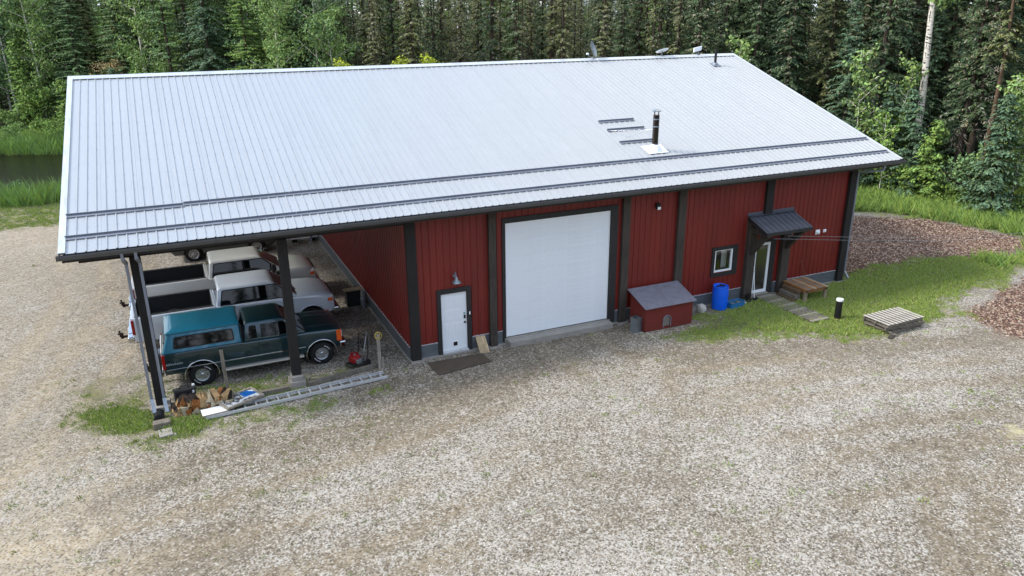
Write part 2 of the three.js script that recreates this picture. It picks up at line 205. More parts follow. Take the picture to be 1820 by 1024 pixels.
// ---------- the building ----------
const EY = 5.055, EZ = 0.75, RY = 8.601, RZ = -9.881, XL = -9.03, XR = 20.19, SL = (RY - EY) / (EZ - RZ), LEN = 18.6, BZ = 2 * RZ;
const roofY = (z) => EY + (EZ - z) * SL, PITCH = Math.atan(SL), SLEN = Math.hypot(RY - EY, EZ - RZ);
const barn = thing('metal_building', 'large red metal workshop with pale ribbed roof and open carport end', 'building', [0, 0, 0]);
const roof = group('roof', barn);
{
  // one sheet: four ribs, run from eave to ridge; local x along the eave, local z up the slope (towards -z)
  const NP = 31, PW = (XR - XL) / NP, RS = PW / 4;
  const prof = []; for (let k = 0; k < 4; k++) { const c = (k + 0.5) * RS; prof.push([c - 0.020, 0], [c - 0.012, 0.025], [c + 0.012, 0.025], [c + 0.020, 0]); }
  const pts = [[0.0015, 0], ...prof, [PW - 0.0015, 0]];
  const sheetGeo = (len, x0) => { const pos = [], uv = []; for (let i = 0; i + 1 < pts.length; i++) { const [xa, ya] = pts[i], [xb, yb] = pts[i + 1]; pos.push(xa, ya, 0, xb, yb, 0, xb, yb, -len, xa, ya, 0, xb, yb, -len, xa, ya, -len); uv.push(xa + x0, 0, xb + x0, 0, xb + x0, len, xa + x0, 0, xb + x0, len, xa + x0, len); } for (let i = 0; i + 1 < pts.length; i++) { const [xa, ya] = pts[i], [xb, yb] = pts[i + 1]; pos.push(xa, ya - 0.012, 0, xb, yb - 0.012, 0, xb, yb, 0, xa, ya - 0.012, 0, xb, yb, 0, xa, ya, 0); uv.push(0, 0, 0, 0, 0, 0, 0, 0, 0, 0, 0, 0); } const g = new THREE.BufferGeometry(); g.setAttribute('position', new THREE.Float32BufferAttribute(pos, 3)); g.setAttribute('uv', new THREE.Float32BufferAttribute(uv, 2)); g.computeVertexNormals(); return g; };
  const variants = [0, 1.3, 2.9, 4.7, 6.1].map((o) => sheetGeo(SLEN, o * 1.7));
  const screws = new THREE.SphereGeometry(0.011, 5, 3);
  for (let i = 0; i < NP; i++) {
    const f = mesh('roof_sheet', variants[(i * 3 + (i >> 2)) % 5], M.roof, roof); f.position.set(XL + i * PW, EY, EZ); f.rotation.x = PITCH;
    const b = mesh('roof_sheet', variants[(i * 2 + 1) % 5], M.roof, roof); b.position.set(XL + (i + 1) * PW, EY, BZ - EZ); b.rotation.set(PITCH, Math.PI, 0, 'YXZ');
  }
  { // screws along the purlin lines
    const rows = 13, n = NP * 4, im = lit(new THREE.InstancedMesh(new THREE.CylinderGeometry(0.011, 0.013, 0.01, 6), M.screw, rows * n)), mm = new THREE.Matrix4(), qq = new THREE.Quaternion().setFromAxisAngle(new THREE.Vector3(1, 0, 0), PITCH), nv = new THREE.Vector3(0, Math.cos(PITCH), Math.sin(PITCH)); let k = 0;
    for (let r = 0; r < rows; r++) for (let i = 0; i < n; i++) { const z = EZ - 0.28 - r * 0.83, x = XL + (i + 0.5) * RS + 0.045; im.setMatrixAt(k++, mm.compose(new THREE.Vector3(x, roofY(z) + nv.y * 0.004, z + nv.z * 0.004), qq, new THREE.Vector3(1, 1, 1))); }
    im.name = 'roof_screws'; im.userData.kind = 'stuff'; roof.add(im); }
  // decking under the sheets closes the roof
  const deck = new THREE.Shape([[EZ - 0.06, EY - 0.035], [RZ, RY - 0.035], [BZ - EZ + 0.06, EY - 0.035], [BZ - EZ + 0.06, EY - 0.16], [RZ, RY - 0.16], [EZ - 0.06, EY - 0.16]].map(([z, y]) => new THREE.Vector2(-z, y)));
  const dg = new THREE.ExtrudeGeometry(deck, { depth: XR - XL - 0.12, bevelEnabled: false }); dg.rotateY(Math.PI / 2); dg.translate(XL + 0.06, 0, 0); boxUV(dg);
  mesh('roof_deck', dg, M.post, roof);
  // ridge cap, rake trims
  const cap = new THREE.Shape([[-0.26, -0.26 * SL + 0.034], [0, 0.034], [0.26, -0.26 * SL + 0.034], [0.26, -0.26 * SL + 0.046], [0.02, 0.052], [-0.02, 0.052], [-0.26, -0.26 * SL + 0.046]].map(([z, y]) => new THREE.Vector2(z, y)));
  for (let k = 0; k < 9; k++) { const L = (XR - XL + 0.04) / 9; const g = new THREE.ExtrudeGeometry(cap, { depth: L - 0.004, bevelEnabled: false }); g.rotateY(Math.PI / 2); g.translate(XL - 0.02 + k * L, RY + (k % 2) * 0.002, RZ); boxUV(g); mesh('ridge_cap', g, M.roofTrim, roof); }
  for (const [x, s] of [[XL, -1], [XR, 1]]) for (const sd of [1, -1]) {
    const L = SLEN + 0.02, g = merge([box(0.15, 0.012, L, -s * 0.055, 0.040, -L / 2), box(0.02, 0.2, L, s * 0.022, -0.056, -L / 2)]); const t = mesh('rake_trim', g, M.roofTrim, roof);
    t.position.set(x, EY, sd > 0 ? EZ + 0.01 : BZ - EZ - 0.01); if (sd > 0) t.rotation.x = PITCH; else { t.rotation.set(PITCH, Math.PI, 0, 'YXZ'); t.scale.x = -1; t.scale.x = 1; t.geometry = merge([box(0.15, 0.012, L, s * 0.055, 0.040, -L / 2), box(0.02, 0.2, L, -s * 0.022, -0.056, -L / 2)]); }
  }
  // snow guards: steel angles riding on the ribs
  const angle = (x0, x1, zd, name = 'snow_guard') => { const g = merge([span(x0, x1, 0.029, 0.035, -0.06, 0.06), span(x0, x1, 0.035, 0.088, -0.052, -0.045)]); const t = mesh(name, g, M.guard, roof); t.position.set(0, roofY(zd), zd); t.rotation.x = PITCH; return t; };
  const run = (z, xa, xb, dz) => { const n = 10, L = (xb - xa) / n; for (let k = 0; k < n; k++) angle(xa + k * L + (k ? 0.003 : 0), xa + (k + 1) * L - 0.003, z + (k === 0 ? dz : 0)); };
  run(-0.95, -8.92, 20.05, 0.05); run(0.13, -8.92, 20.05, 0.0);
  angle(9.06, 10.66, -3.92, 'short_snow_guard'); angle(9.04, 10.70, -3.22, 'short_snow_guard'); angle(9.0, 10.55, -2.25, 'short_snow_guard');
  // fascia, gutters, gutter ends and brackets
  for (const sd of [1, -1]) {
    const gx = barn; const zc = sd > 0 ? EZ : BZ - EZ; const grp = group('gutter', barn);
    const sh = new THREE.Shape([[0, -0.03], [0.012, -0.03], [0.012, -0.125], [0.10, -0.125], [0.128, -0.06], [0.128, -0.02], [0.142, -0.02], [0.142, -0.07], [0.112, -0.14], [0, -0.14]].map(([z, y]) => new THREE.Vector2(z, y)));
    const g = new THREE.ExtrudeGeometry(sh, { depth: XR - XL + 0.16, bevelEnabled: false }); g.rotateY(-Math.PI / 2); g.translate(XR + 0.08, 0, 0); g.rotateY(0); boxUV(g);
    const m = mesh('trough', g, M.gutter, grp);
    for (const x of [XL - 0.08, XR + 0.075]) mesh('end_cap', span(x, x + 0.006, -0.14, -0.02, 0, 0.14), M.gutter, grp);
    grp.position.set(0, EY, zc + sd * 0.004); if (sd < 0) { grp.position.x = XL + XR; grp.rotation.y = Math.PI; }
    mesh('fascia', span(XL + 0.02, XR - 0.02, EY - 0.23, EY - 0.036, zc - 0.045 - (sd < 0 ? -0.048 : 0), zc - 0.003 - (sd < 0 ? -0.048 : 0)), M.trim, barn);
    mesh('soffit', span(XL + 0.08, XR - 0.08, EY - 0.225, EY - 0.2, sd > 0 ? -0.0 : zc + 0.06, sd > 0 ? EZ - 0.06 : BZ), M.post, barn);
  }
}
// ribbed cladding, cut round openings: one sheet every 0.914 m
function cladding(parent, x0, x1, y0, y1, holes, mat, place, name = 'wall_sheet') {
  const RS = 0.2286, SW = RS * 4, n = Math.ceil((x1 - x0) / SW);
  const h = (x) => { const t = ((x - x0) % RS + RS) % RS, d = Math.abs(t - RS / 2); return d < 0.018 ? 0.022 : d < 0.034 ? 0.022 * (0.034 - d) / 0.016 : 0; };
  for (let s = 0; s < n; s++) {
    const a = x0 + s * SW, b = Math.min(x1, a + SW); const br = [a + 0.001, b - 0.001];
    for (let k = 0; k < 4; k++) for (const d of [-0.034, -0.018, 0.018, 0.034]) { const v = a + (k + 0.5) * RS + d; if (v > a + 0.002 && v < b - 0.002) br.push(v); }
    for (const [hx0, hx1] of holes) for (const v of [hx0, hx1]) if (v > a + 0.002 && v < b - 0.002) br.push(v);
    br.sort((p, q) => p - q); const pos = [], uv = [];
    for (let i = 0; i + 1 < br.length; i++) {
      const xa = br[i], xb = br[i + 1], xm = (xa + xb) / 2; let iv = [[y0, typeof y1 === 'function' ? 50 : y1]];
      for (const [hx0, hx1, hy0, hy1] of holes) if (xm > hx0 && xm < hx1) iv = iv.flatMap(([p, q]) => { const o = []; if (hy0 > p) o.push([p, Math.min(q, hy0)]); if (hy1 < q) o.push([Math.max(p, hy1), q]); return o; });
      for (let [p, q] of iv) { if (typeof y1 === 'function') q = y1(xm); if (q - p < 0.01) continue; const ha = h(xa + 1e-5), hb = h(xb - 1e-5); pos.push(xa, p, ha, xb, p, hb, xb, q, hb, xa, p, ha, xb, q, hb, xa, q, ha); uv.push(xa, p, xb, p, xb, q, xa, p, xb, q, xa, q); }
    }
    if (!pos.length) continue;
    const g = new THREE.BufferGeometry(); g.setAttribute('position', new THREE.Float32BufferAttribute(pos, 3)); g.setAttribute('uv', new THREE.Float32BufferAttribute(uv, 2)); g.computeVertexNormals();
    const m = mesh(name, g, mat, parent); place(m);
  }
}
const GD = { x0: 3.363, x1: 7.319, y0: 0.235, y1: 4.231 }, MD = { x0: 1.084, x1: 1.982, y0: 0.109, y1: 2.139 }, WN = { x0: 11.95, x1: 12.79, y0: 1.30, y1: 2.19 }, GDR = { x0: 13.86, x1: 14.66, y0: 0.13, y1: 2.2 };
{
  const openings = [GD, MD, WN, GDR].map((o) => [o.x0, o.x1, o.y0, o.y1]);
  const fw = group('front_wall', barn); cladding(fw, 0.0, LEN, 0.5, 5.0, openings, M.siding, (m) => m.position.set(0, 0, 0.0));
  // solid core behind the sheets, built round the openings
  const core = []; const xs = [0.003, MD.x0, MD.x1, GD.x0, GD.x1, WN.x0, WN.x1, GDR.x0, GDR.x1, LEN - 0.003];
  for (let i = 0; i + 1 < xs.length; i++) { const o = [MD, GD, WN, GDR].find((q) => q.x0 === xs[i]); if (o) { core.push(span(xs[i], xs[i + 1], 0, o.y0, -0.16, -0.006), span(xs[i], xs[i + 1], o.y1, 5.12, -0.16, -0.006)); } else core.push(span(xs[i], xs[i + 1], 0, 5.12, -0.16, -0.006)); }
  mesh('wall_core', core, M.room, fw);
  // skirting sheets between the posts
  const sk = (x0, x1) => { mesh('skirting', span(x0, x1, 0.02, 0.48, 0.0, 0.014), M.skirt, fw); mesh('drip_edge', span(x0, x1, 0.483, 0.505, 0.0, 0.034), M.roofTrim, fw); };
  for (const [a, b] of [[0.33, 0.93], [2.13, 2.74], [3.01, 3.24], [7.62, 7.76], [8.07, 10.08], [10.42, 13.34], [14.94, 15.1], [15.46, 18.27]]) sk(a, b);
  // concrete footing
  mesh('footing', [span(-0.06, 3.3, -0.2, 0.05, -0.1, 0.11), span(7.4, 18.7, -0.2, 0.03, -0.1, 0.1), span(3.3, 7.4, -0.2, 0.21, -0.2, 0.1)], M.concrete, barn);
  // left wall of the closed part
  const lw = group('side_wall', barn); cladding(lw, 0, -BZ, 0.5, (d) => roofY(d < -RZ ? -d : BZ + d) - 0.2, [], M.siding, (m) => { m.position.set(0, 0, BZ); m.rotation.y = -Math.PI / 2; m.position.z = 0; m.rotation.y = -Math.PI / 2; m.scale.x = -1; });
  const gable = (x0, x1) => { const s = new THREE.Shape([[0.0, -0.05], [-BZ, -0.05], [-BZ, roofY(0) - 0.17], [-RZ, RY - 0.17], [0.0, roofY(0) - 0.17]].map(([a, b]) => new THREE.Vector2(a, b))); const g = new THREE.ExtrudeGeometry(s, { depth: x1 - x0, bevelEnabled: false }); g.rotateY(Math.PI / 2); g.translate(x0, 0, 0); boxUV(g); return g; };
  mesh('wall_core', gable(0.03, 0.16), M.room, lw);
  mesh('skirting', span(-0.016, 0.0, 0.02, 0.48, BZ, -0.02), M.skirt, lw); mesh('drip_edge', span(-0.036, 0.0, 0.483, 0.505, BZ, -0.02), M.roofTrim, lw);
  mesh('footing', span(-0.08, 0.02, -0.2, 0.04, BZ, -0.1), M.concrete, lw);
  const rw = group('end_wall', barn); mesh('wall_core', gable(LEN - 0.16, LEN - 0.004), M.siding, rw);
  const bw = group('back_wall', barn); mesh('wall_core', span(0.17, LEN - 0.17, 0, 5.1, BZ, BZ + 0.15), M.siding, bw);
  mesh('floor_slab', span(0.17, LEN - 0.17, -0.2, 0.12, BZ + 0.16, -0.17), M.concrete, barn);
}
// posts, carport posts, header beam
{
  const post = (x0, x1, y0, y1, m, z1 = 0.15) => mesh('post', span(x0, x1, y0, y1, -0.1 < 0 ? 0.016 : 0, z1, 0.012), m, barn);
  post(0.0, 0.32, 0.06, 4.85, M.postDark, 0.16); post(2.745, 3.0, 0.04, 4.85, M.post); post(7.77, 8.06, 0.03, 4.85, M.post); post(10.09, 10.41, 0.04, 4.85, M.post); post(14.06, 14.42, 3.33, 4.85, M.postDark); post(18.28, 18.6, 0.03, 4.85, M.postDark);
  for (const x of [2.87, 7.92, 10.25, 18.44]) mesh('post_pad', span(x - 0.21, x + 0.21, -0.1, 0.045, 0.02, 0.24, 0.01), M.concrete, barn);
  mesh('post_pad', span(-0.05, 0.38, -0.1, 0.058, 0.02, 0.26, 0.01), M.concrete, barn);
  for (const [x, z] of [[-7.42, 0.02], [-3.62, 0.02]]) mesh('post', span(x - 0.135, x + 0.135, x < -5 ? 0.18 : 0.32, 4.62, z - 0.135, z + 0.135, 0.012), M.postDark, barn);
  for (const x of [-7.42, -3.62]) mesh('post', span(x - 0.135, x + 0.135, 0, 4.62, BZ + 0.1, BZ + 0.37, 0.012), M.postDark, barn);
  mesh('pier', merge([span(-3.86, -3.40, -0.1, 0.2, -0.2, 0.34, 0.02), span(-3.80, -3.45, 0.2, 0.335, -0.16, 0.28, 0.015)]), M.concrete, barn);
  mesh('pier', span(-7.7, -7.18, -0.1, 0.19, -0.26, 0.3, 0.02), M.concrete, barn);
  for (const z of [0.02, BZ + 0.235]) mesh('header_beam', span(XL + 0.3, -0.02, 4.6, 4.83, z - 0.1, z + 0.1, 0.01), M.postDark, barn);
  for (let i = 0; i < 4; i++) { const x = [-8.6, -5.5, -2.4, -0.3][i]; mesh('truss', [bar([x, 4.75, -0.15], [x, 4.75, BZ + 0.2], 0.09, 0.24), bar([x, roofY(0) - 0.3, -0.1], [x, RY - 0.3, RZ], 0.09, 0.2), bar([x, RY - 0.3, RZ], [x, roofY(0) - 0.3, BZ + 0.1], 0.09, 0.2), bar([x, 4.7, RZ], [x, RY - 0.3, RZ], 0.1, 0.09)], M.post, barn); }
  // downspouts beside the left post, with their shoes, and at the far corner
  for (const [dx, z0, zb] of [[-7.66, 0.34, 0.42], [-7.34, 0.30, 0.5]]) { const d = group('downspout', barn); mesh('pipe', [bar([dx, 4.93, 0.83], [dx, 4.74, 0.8], 0.085, 0.07), bar([dx, 4.76, 0.82], [dx + 0.03, 4.5, z0], 0.085, 0.07), bar([dx + 0.03, 4.53, z0], [dx + 0.03, 0.5, zb - 0.06], 0.085, 0.07)], M.guard, d); mesh('shoe', bar([dx + 0.03, 0.53, zb - 0.06], [dx + 0.06, 0.2, zb + 0.18], 0.095, 0.08), M.galv, d); }
  const d = group('downspout', barn); mesh('pipe', [bar([19.2, 4.94, 0.82], [19.2, 4.7, 0.78], 0.085, 0.07), bar([19.2, 4.72, 0.8], [18.7, 4.55, 0.06], 0.085, 0.07), bar([18.7, 4.58, 0.06], [18.7, 0.4, 0.06], 0.09, 0.08)], M.guard, d); mesh('shoe', bar([18.7, 0.42, 0.06], [18.78, 0.14, 0.24], 0.1, 0.08), M.galv, d);
}
// overhead door
{
  const g = group('garage_door', barn), n = 7, H = (GD.y1 - GD.y0) / n;
  const sec = (() => { const parts = [span(GD.x0 + 0.02, GD.x1 - 0.02, 0.0006, H - 0.0006, -0.05, -0.012, 0.003)]; for (const t of [0.25, 0.5, 0.75]) parts.push(span(GD.x0 + 0.03, GD.x1 - 0.03, t * H - 0.055, t * H + 0.055, -0.014, -0.0113, 0.0005)); return merge(parts); })();
  for (let k = 0; k < n; k++) { const m = mesh('door_section', sec, M.white, g); m.position.y = GD.y0 + k * H; }
  mesh('bottom_seal', span(GD.x0, GD.x1, GD.y0 - 0.02, GD.y0 + 0.004, -0.05, -0.008), M.blackMatt, g);
  mesh('door_stop', [span(GD.x0 - 0.0, GD.x0 + 0.035, GD.y0, GD.y1 - 0.002, -0.03, 0.012), span(GD.x1 - 0.035, GD.x1, GD.y0, GD.y1 - 0.002, -0.03, 0.012), span(GD.x0 + 0.036, GD.x1 - 0.036, GD.y1 - 0.04, GD.y1 - 0.002, -0.03, 0.012)], M.whiteFrame, g);
  mesh('door_trim', [span(GD.x0 - 0.12, GD.x0 - 0.001, 0.1, GD.y1 + 0.18, 0, 0.05, 0.006), span(GD.x1 + 0.001, GD.x1 + 0.30, 0.1, GD.y1 + 0.18, 0, 0.05, 0.006), span(GD.x0 + 0.0, GD.x1, GD.y1 + 0.001, GD.y1 + 0.18, 0, 0.048, 0.006)], M.trim, g);
  mesh('apron', span(GD.x0 - 0.02, GD.x1 + 0.04, -0.1, 0.20, 0.1, 0.42, 0.02), M.concrete, g);
}
// entry door with pet flap
{
  const g = group('entry_door', barn), { x0, x1, y0, y1 } = MD;
  mesh('slab', span(x0 + 0.012, x1 - 0.012, y0 + 0.012, y1 - 0.012, -0.06, -0.014, 0.004), M.white, g);
  for (let r = 0; r < 4; r++) for (let c = 0; c < 2; c++) { const px = x0 + 0.13 + c * 0.34, py = y0 + 0.14 + r * 0.46; if (r === 0) continue; mesh('raised_panel', span(px, px + 0.30, py, py + 0.36, -0.016, -0.006, 0.006), M.white, g); }
  mesh('pet_flap', [span(x0 + 0.36, x0 + 0.56, y0 + 0.13, y0 + 0.33, -0.016, -0.002, 0.004)], M.whiteFrame, g); mesh('flap_panel', span(x0 + 0.39, x0 + 0.53, y0 + 0.16, y0 + 0.30, -0.004, 0.002, 0.003), M.black, g);
  mesh('keypad', span(x1 - 0.12, x1 - 0.055, y0 + 1.08, y0 + 1.20, -0.016, 0.012, 0.006), M.black, g); const k = cyl(0.03, 0.034, 0.05, 14); k.rotateX(Math.PI / 2); k.translate(x1 - 0.088, y0 + 0.95, 0.01); mesh('knob', k, M.black, g); mesh('sticker', span(x1 - 0.14, x1 - 0.07, y0 + 1.22, y0 + 1.29, -0.014, -0.012), std('#5f9c8f', 0.6), g);
  mesh('door_frame', [span(x0 - 0.14, x0, 0.05, y1 + 0.16, 0, 0.052, 0.006), span(x1, x1 + 0.14, 0.05, y1 + 0.16, 0, 0.052, 0.006), span(x0, x1, y1, y1 + 0.16, 0, 0.05, 0.006)], M.trim, g);
  mesh('threshold', span(x0, x1, 0.05, y0 + 0.008, -0.05, 0.10, 0.008), M.alu, g);
  mesh('doorbell', span(x1 + 0.05, x1 + 0.09, 1.32, 1.42, 0.05, 0.07, 0.004), M.whiteFrame, g);
}
// barn lamp above it, and the flood light
{
  const g = group('barn_lamp', barn), x = 1.56, y = 2.62;
  const pr = [[0.03, 0.14], [0.045, 0.10], [0.06, 0.03], [0.1, 0.0], [0.15, -0.05], [0.155, -0.075], [0.145, -0.075], [0.09, -0.015], [0.02, 0.02]].map(([a, b]) => new THREE.Vector2(a, b)); const s = new THREE.LatheGeometry(pr, 22); s.translate(x, y, 0.24); mesh('lamp_shade', s, M.galv, g);
  mesh('lamp_arm', [tube([[x, y + 0.1, 0.02], [x, y + 0.24, 0.1], [x, y + 0.24, 0.2], [x, y + 0.12, 0.24]], 0.014, 16, 8), cyl(0.05, 0.05, 0.03, 14).rotateX(Math.PI / 2).translate(x, y + 0.1, 0.03)], M.guard, g);
  const f = group('flood_light', barn); mesh('housing', [box(0.16, 0.2, 0.1, 9.21, 4.2, 0.1, 0.02), box(0.12, 0.12, 0.06, 9.21, 4.24, 0.04, 0.01)], M.blackMatt, f); mesh('lens', box(0.13, 0.1, 0.03, 9.22, 4.13, 0.15, 0.01), M.whiteFrame, f);
}
// window
{
  const g = group('window', barn), { x0, x1, y0, y1 } = WN; const fr = (a, b, c, d, w, z0, z1) => [span(a, b, c, c + w, z0, z1, 0.004), span(a, b, d - w, d, z0, z1, 0.004), span(a, a + w, c + w, d - w, z0, z1, 0.004), span(b - w, b, c + w, d - w, z0, z1, 0.004)];
  mesh('window_trim', fr(x0 - 0.14, x1 + 0.22, y0 - 0.17, y1 + 0.11, 0.13, 0.0, 0.055), M.trim, g); mesh('window_trim', span(x1 + 0.002, x1 + 0.1, y0 - 0.04, y1 - 0.02, 0, 0.045), M.trim, g);
  mesh('window_frame', fr(x0, x1, y0, y1, 0.06, -0.06, 0.02), M.whiteFrame, g); mesh('window_pane', span(x0 + 0.06, x1 - 0.06, y0 + 0.06, y1 - 0.06, -0.034, -0.03), M.pane, g);
  mesh('room_box', [span(x0 - 0.3, x1 + 0.3, y0 - 0.5, y1 + 0.4, -1.8, -1.75), span(x0 - 0.3, x1 + 0.3, y0 - 0.5, y0 - 0.45, -1.75, -0.17)], M.plaster, g); mesh('curtain', span(x1 - 0.3, x1 - 0.05, y0 + 0.05, y1 - 0.1, -0.28, -0.25), M.plaster, g);
}
// glazed door under the canopy
{
  const g = group('glass_door', barn), { x0, x1, y0, y1 } = GDR; const fr = (a, b, c, d, w, z0, z1) => [span(a, b, c, c + w, z0, z1, 0.004), span(a, b, d - w, d, z0, z1, 0.004), span(a, a + w, c + w, d - w, z0, z1, 0.004), span(b - w, b, c + w, d - w, z0, z1, 0.004)];
  mesh('door_leaf', fr(x0 + 0.01, x1 - 0.01, y0 + 0.01, y1 - 0.01, 0.11, -0.06, -0.008), M.whiteFrame, g); mesh('door_pane', span(x0 + 0.12, x1 - 0.12, y0 + 0.12, y1 - 0.12, -0.036, -0.032), M.pane, g);
  mesh('door_frame', [span(x1 + 0.002, x1 + 0.2, 0.03, y1 + 0.1, 0, 0.05), span(x0 - 0.12, x0 - 0.002, 0.03, y1 + 0.1, 0, 0.05), span(x0, x1, y1 + 0.002, y1 + 0.1, 0, 0.048)], M.trim, g); mesh('door_sill', span(x0, x1, 0.04, y0 + 0.008, -0.08, 0.1), M.concrete, g); mesh('door_handle', [rod([x0 + 0.08, 1.1, 0.04], [x0 + 0.2, 1.1, 0.04], 0.012), rod([x0 + 0.08, 1.1, -0.01], [x0 + 0.08, 1.1, 0.04], 0.012)], M.steel, g);
  mesh('hall', [span(x0 - 0.3, x1 + 0.4, 0.0, 0.125, -2.4, -0.17), span(x0 - 0.3, x1 + 0.4, 0.126, 2.6, -2.45, -2.4), span(x0 - 0.35, x0 - 0.3, 0.126, 2.6, -2.4, -0.17), span(x1 + 0.4, x1 + 0.45, 0.126, 2.6, -2.4, -0.17)], M.plaster, g); mesh('bench', span(x0 + 0.05, x1 - 0.05, 0.126, 0.62, -2.2, -1.7, 0.02), M.whiteFrame, g);
}
// timber canopy
{
  const g = group('canopy', barn), x0 = 13.36, x1 = 15.56, zf = 1.12, yt = 3.34, yb = 2.93, al = Math.atan2(yt - yb, zf), L = Math.hypot(zf, yt - yb);
  const cr = group('canopy_roof', barn); g.add(cr); const n = 3, pw = (x1 - x0) / n;
  for (let k = 0; k < n; k++) { const parts = [span(0.001, pw - 0.001, 0, 0.012, 0, L)]; for (let q = 0; q < 3; q++) parts.push(span((q + 0.5) * pw / 3 - 0.014, (q + 0.5) * pw / 3 + 0.014, 0.012, 0.032, 0, L)); const m = mesh('canopy_sheet', merge(parts), M.darkSheet, cr); m.position.set(x0 + k * pw, yt, 0.005); m.rotation.x = al; }
  mesh('flashing', [span(x0 - 0.03, x1 + 0.03, yt + 0.0, yt + 0.13, 0.022, 0.034), box(x1 - x0 + 0.06, 0.01, 0.18, (x0 + x1) / 2, yt + 0.03, 0.1).applyMatrix4(new THREE.Matrix4())], M.darkSheet, g);
  mesh('canopy_edge', bar([x0 - 0.01, yb - 0.05, zf - 0.02], [x1 + 0.01, yb - 0.05, zf - 0.02], 0.04, 0.14), M.trim, g); for (const x of [x0 + 0.02, x1 - 0.02]) mesh('rafter', bar([x, yt - 0.08, 0.02], [x, yb - 0.07, zf - 0.04], 0.06, 0.13), M.trim, g);
  for (const x of [13.55, 15.28]) { mesh('canopy_post', span(x - 0.2, x + 0.2, 0.03, 3.2, 0.02, 0.2, 0.012), M.post, g); mesh('canopy_beam', bar([x, 2.84, 0.2], [x, 2.84, zf - 0.06], 0.2, 0.2), M.post, g); mesh('brace', bar([x, 1.95, 0.17], [x, 2.8, zf - 0.22], 0.18, 0.2), M.post, g); }
}
// small fittings on the wall right of the canopy
for (const [x, y, r] of [[16.98, 2.29, 0.09], [17.35, 2.3, 0.06]]) { const s = new THREE.SphereGeometry(r, 14, 10, 0, Math.PI * 2, 0, Math.PI / 2); s.rotateX(Math.PI / 2); s.translate(x, y, 0.03); mesh('wall_vent', [s, box(r * 2.4, r * 2.2, 0.02, x, y, 0.028, 0.005)], M.whiteFrame, barn); }
// roof stack, vent pipe
{
  const g = group('chimney', barn), x = 10.1, z = -1.6, y = roofY(z);
  mesh('flue', [cyl(0.115, 0.115, 1.3, 22, x, y + 0.62, z)], M.flue, g); for (const h of [0.22, 0.86, 1.12]) mesh('band', cyl(0.124, 0.124, 0.045, 22, x, y + h, z), M.guard, g);
  mesh('flue_cap', [cyl(0.05, 0.165, 0.06, 22, x, y + 1.45, z), cyl(0.165, 0.165, 0.02, 22, x, y + 1.41, z)], M.steel, g); mesh('cap_posts', [0, 1, 2, 3].map((k) => rod([x + 0.1 * Math.cos(k * 1.57), y + 1.25, z + 0.1 * Math.sin(k * 1.57)], [x + 0.1 * Math.cos(k * 1.57), y + 1.42, z + 0.1 * Math.sin(k * 1.57)], 0.01)), M.blackMatt, g);
  const fl = cyl(0.13, 0.3, 0.2, 22); const fm = mesh('flashing', [fl.translate(0, 0.13, 0), box(0.86, 0.02, 0.62, 0, 0.036, 0, 0.006)], M.whiteFrame, g); fm.position.set(x, y, z); fm.rotation.x = PITCH;
  for (const [ex, ez] of [[9.1, -3.2], [9.45, -2.6]]) mesh('stay', rod([x - 0.1, y + 0.75, z], [ex, roofY(ez) + 0.03, ez], 0.008, 6), M.steel, g);
  const v = group('vent_pipe', barn), vy = roofY(-8.68); mesh('pipe', cyl(0.06, 0.06, 0.75, 14, 18.18, vy + 0.36, -8.68), M.black, v); const vf = mesh('flashing', [cyl(0.08, 0.17, 0.12, 16, 0, 0.07, 0), box(0.4, 0.016, 0.4, 0, 0.035, 0)], M.guard, v); vf.position.set(18.18, vy, -8.68); vf.rotation.x = PITCH;
}
// ---------- vehicles: x forward, z to the vehicle's right, origin on the ground ----------
const csg = new Evaluator(); csg.useGroups = false; csg.attributes = ['position', 'normal'];
function ringYZ(x, w, y0, y1, rt, rb, k = 5) { const p = []; const arc = (cz, cy, r, a0) => { for (let i = 0; i <= k; i++) { const a = a0 + (i / k) * Math.PI / 2; p.push([x, cy + r * Math.sin(a), cz + r * Math.cos(a)]); } }; arc(w - rt, y1 - rt, rt, 0); arc(-w + rt, y1 - rt, rt, Math.PI / 2); arc(-w + rb, y0 + rb, rb, Math.PI); arc(w - rb, y0 + rb, rb, Math.PI * 1.5); return p; }
function ringXZ(y, x0, x1, w, r, k = 5) { const p = []; const arc = (cx, cz, a0) => { for (let i = 0; i <= k; i++) { const a = a0 + (i / k) * Math.PI / 2; p.push([cx + r * Math.cos(a), y, cz + r * Math.sin(a)]); } }; arc(x1 - r, w - r, 0); arc(x0 + r, w - r, Math.PI / 2); arc(x0 + r, -w + r, Math.PI); arc(x1 - r, -w + r, Math.PI * 1.5); return p; }
function loft(rings, flip) {
  const n = rings[0].length, pos = [], idx = []; for (const r of rings) for (const p of r) pos.push(...p);
  for (let s = 0; s + 1 < rings.length; s++) for (let i = 0; i < n; i++) { const a = s * n + i, b = s * n + (i + 1) % n, c = a + n, d = b + n; if (flip) idx.push(a, b, c, b, d, c); else idx.push(a, c, b, b, c, d); }
  for (const [s, f] of [[0, !flip], [rings.length - 1, !!flip]]) { const c = [0, 0, 0]; for (const p of rings[s]) for (let q = 0; q < 3; q++) c[q] += p[q] / n; const ci = pos.length / 3; pos.push(...c); for (let i = 0; i < n; i++) { const a = s * n + i, b = s * n + (i + 1) % n; if (f) idx.push(ci, a, b); else idx.push(ci, b, a); } }
  const g = new THREE.BufferGeometry(); g.setAttribute('position', new THREE.Float32BufferAttribute(pos, 3)); g.setIndex(idx); g.computeVertexNormals(); return g;
}
const brush = (g) => { const q = g.clone(); for (const k of Object.keys(q.attributes)) if (k !== 'position' && k !== 'normal') q.deleteAttribute(k); const b = new Brush(q); b.updateMatrixWorld(); return b; };
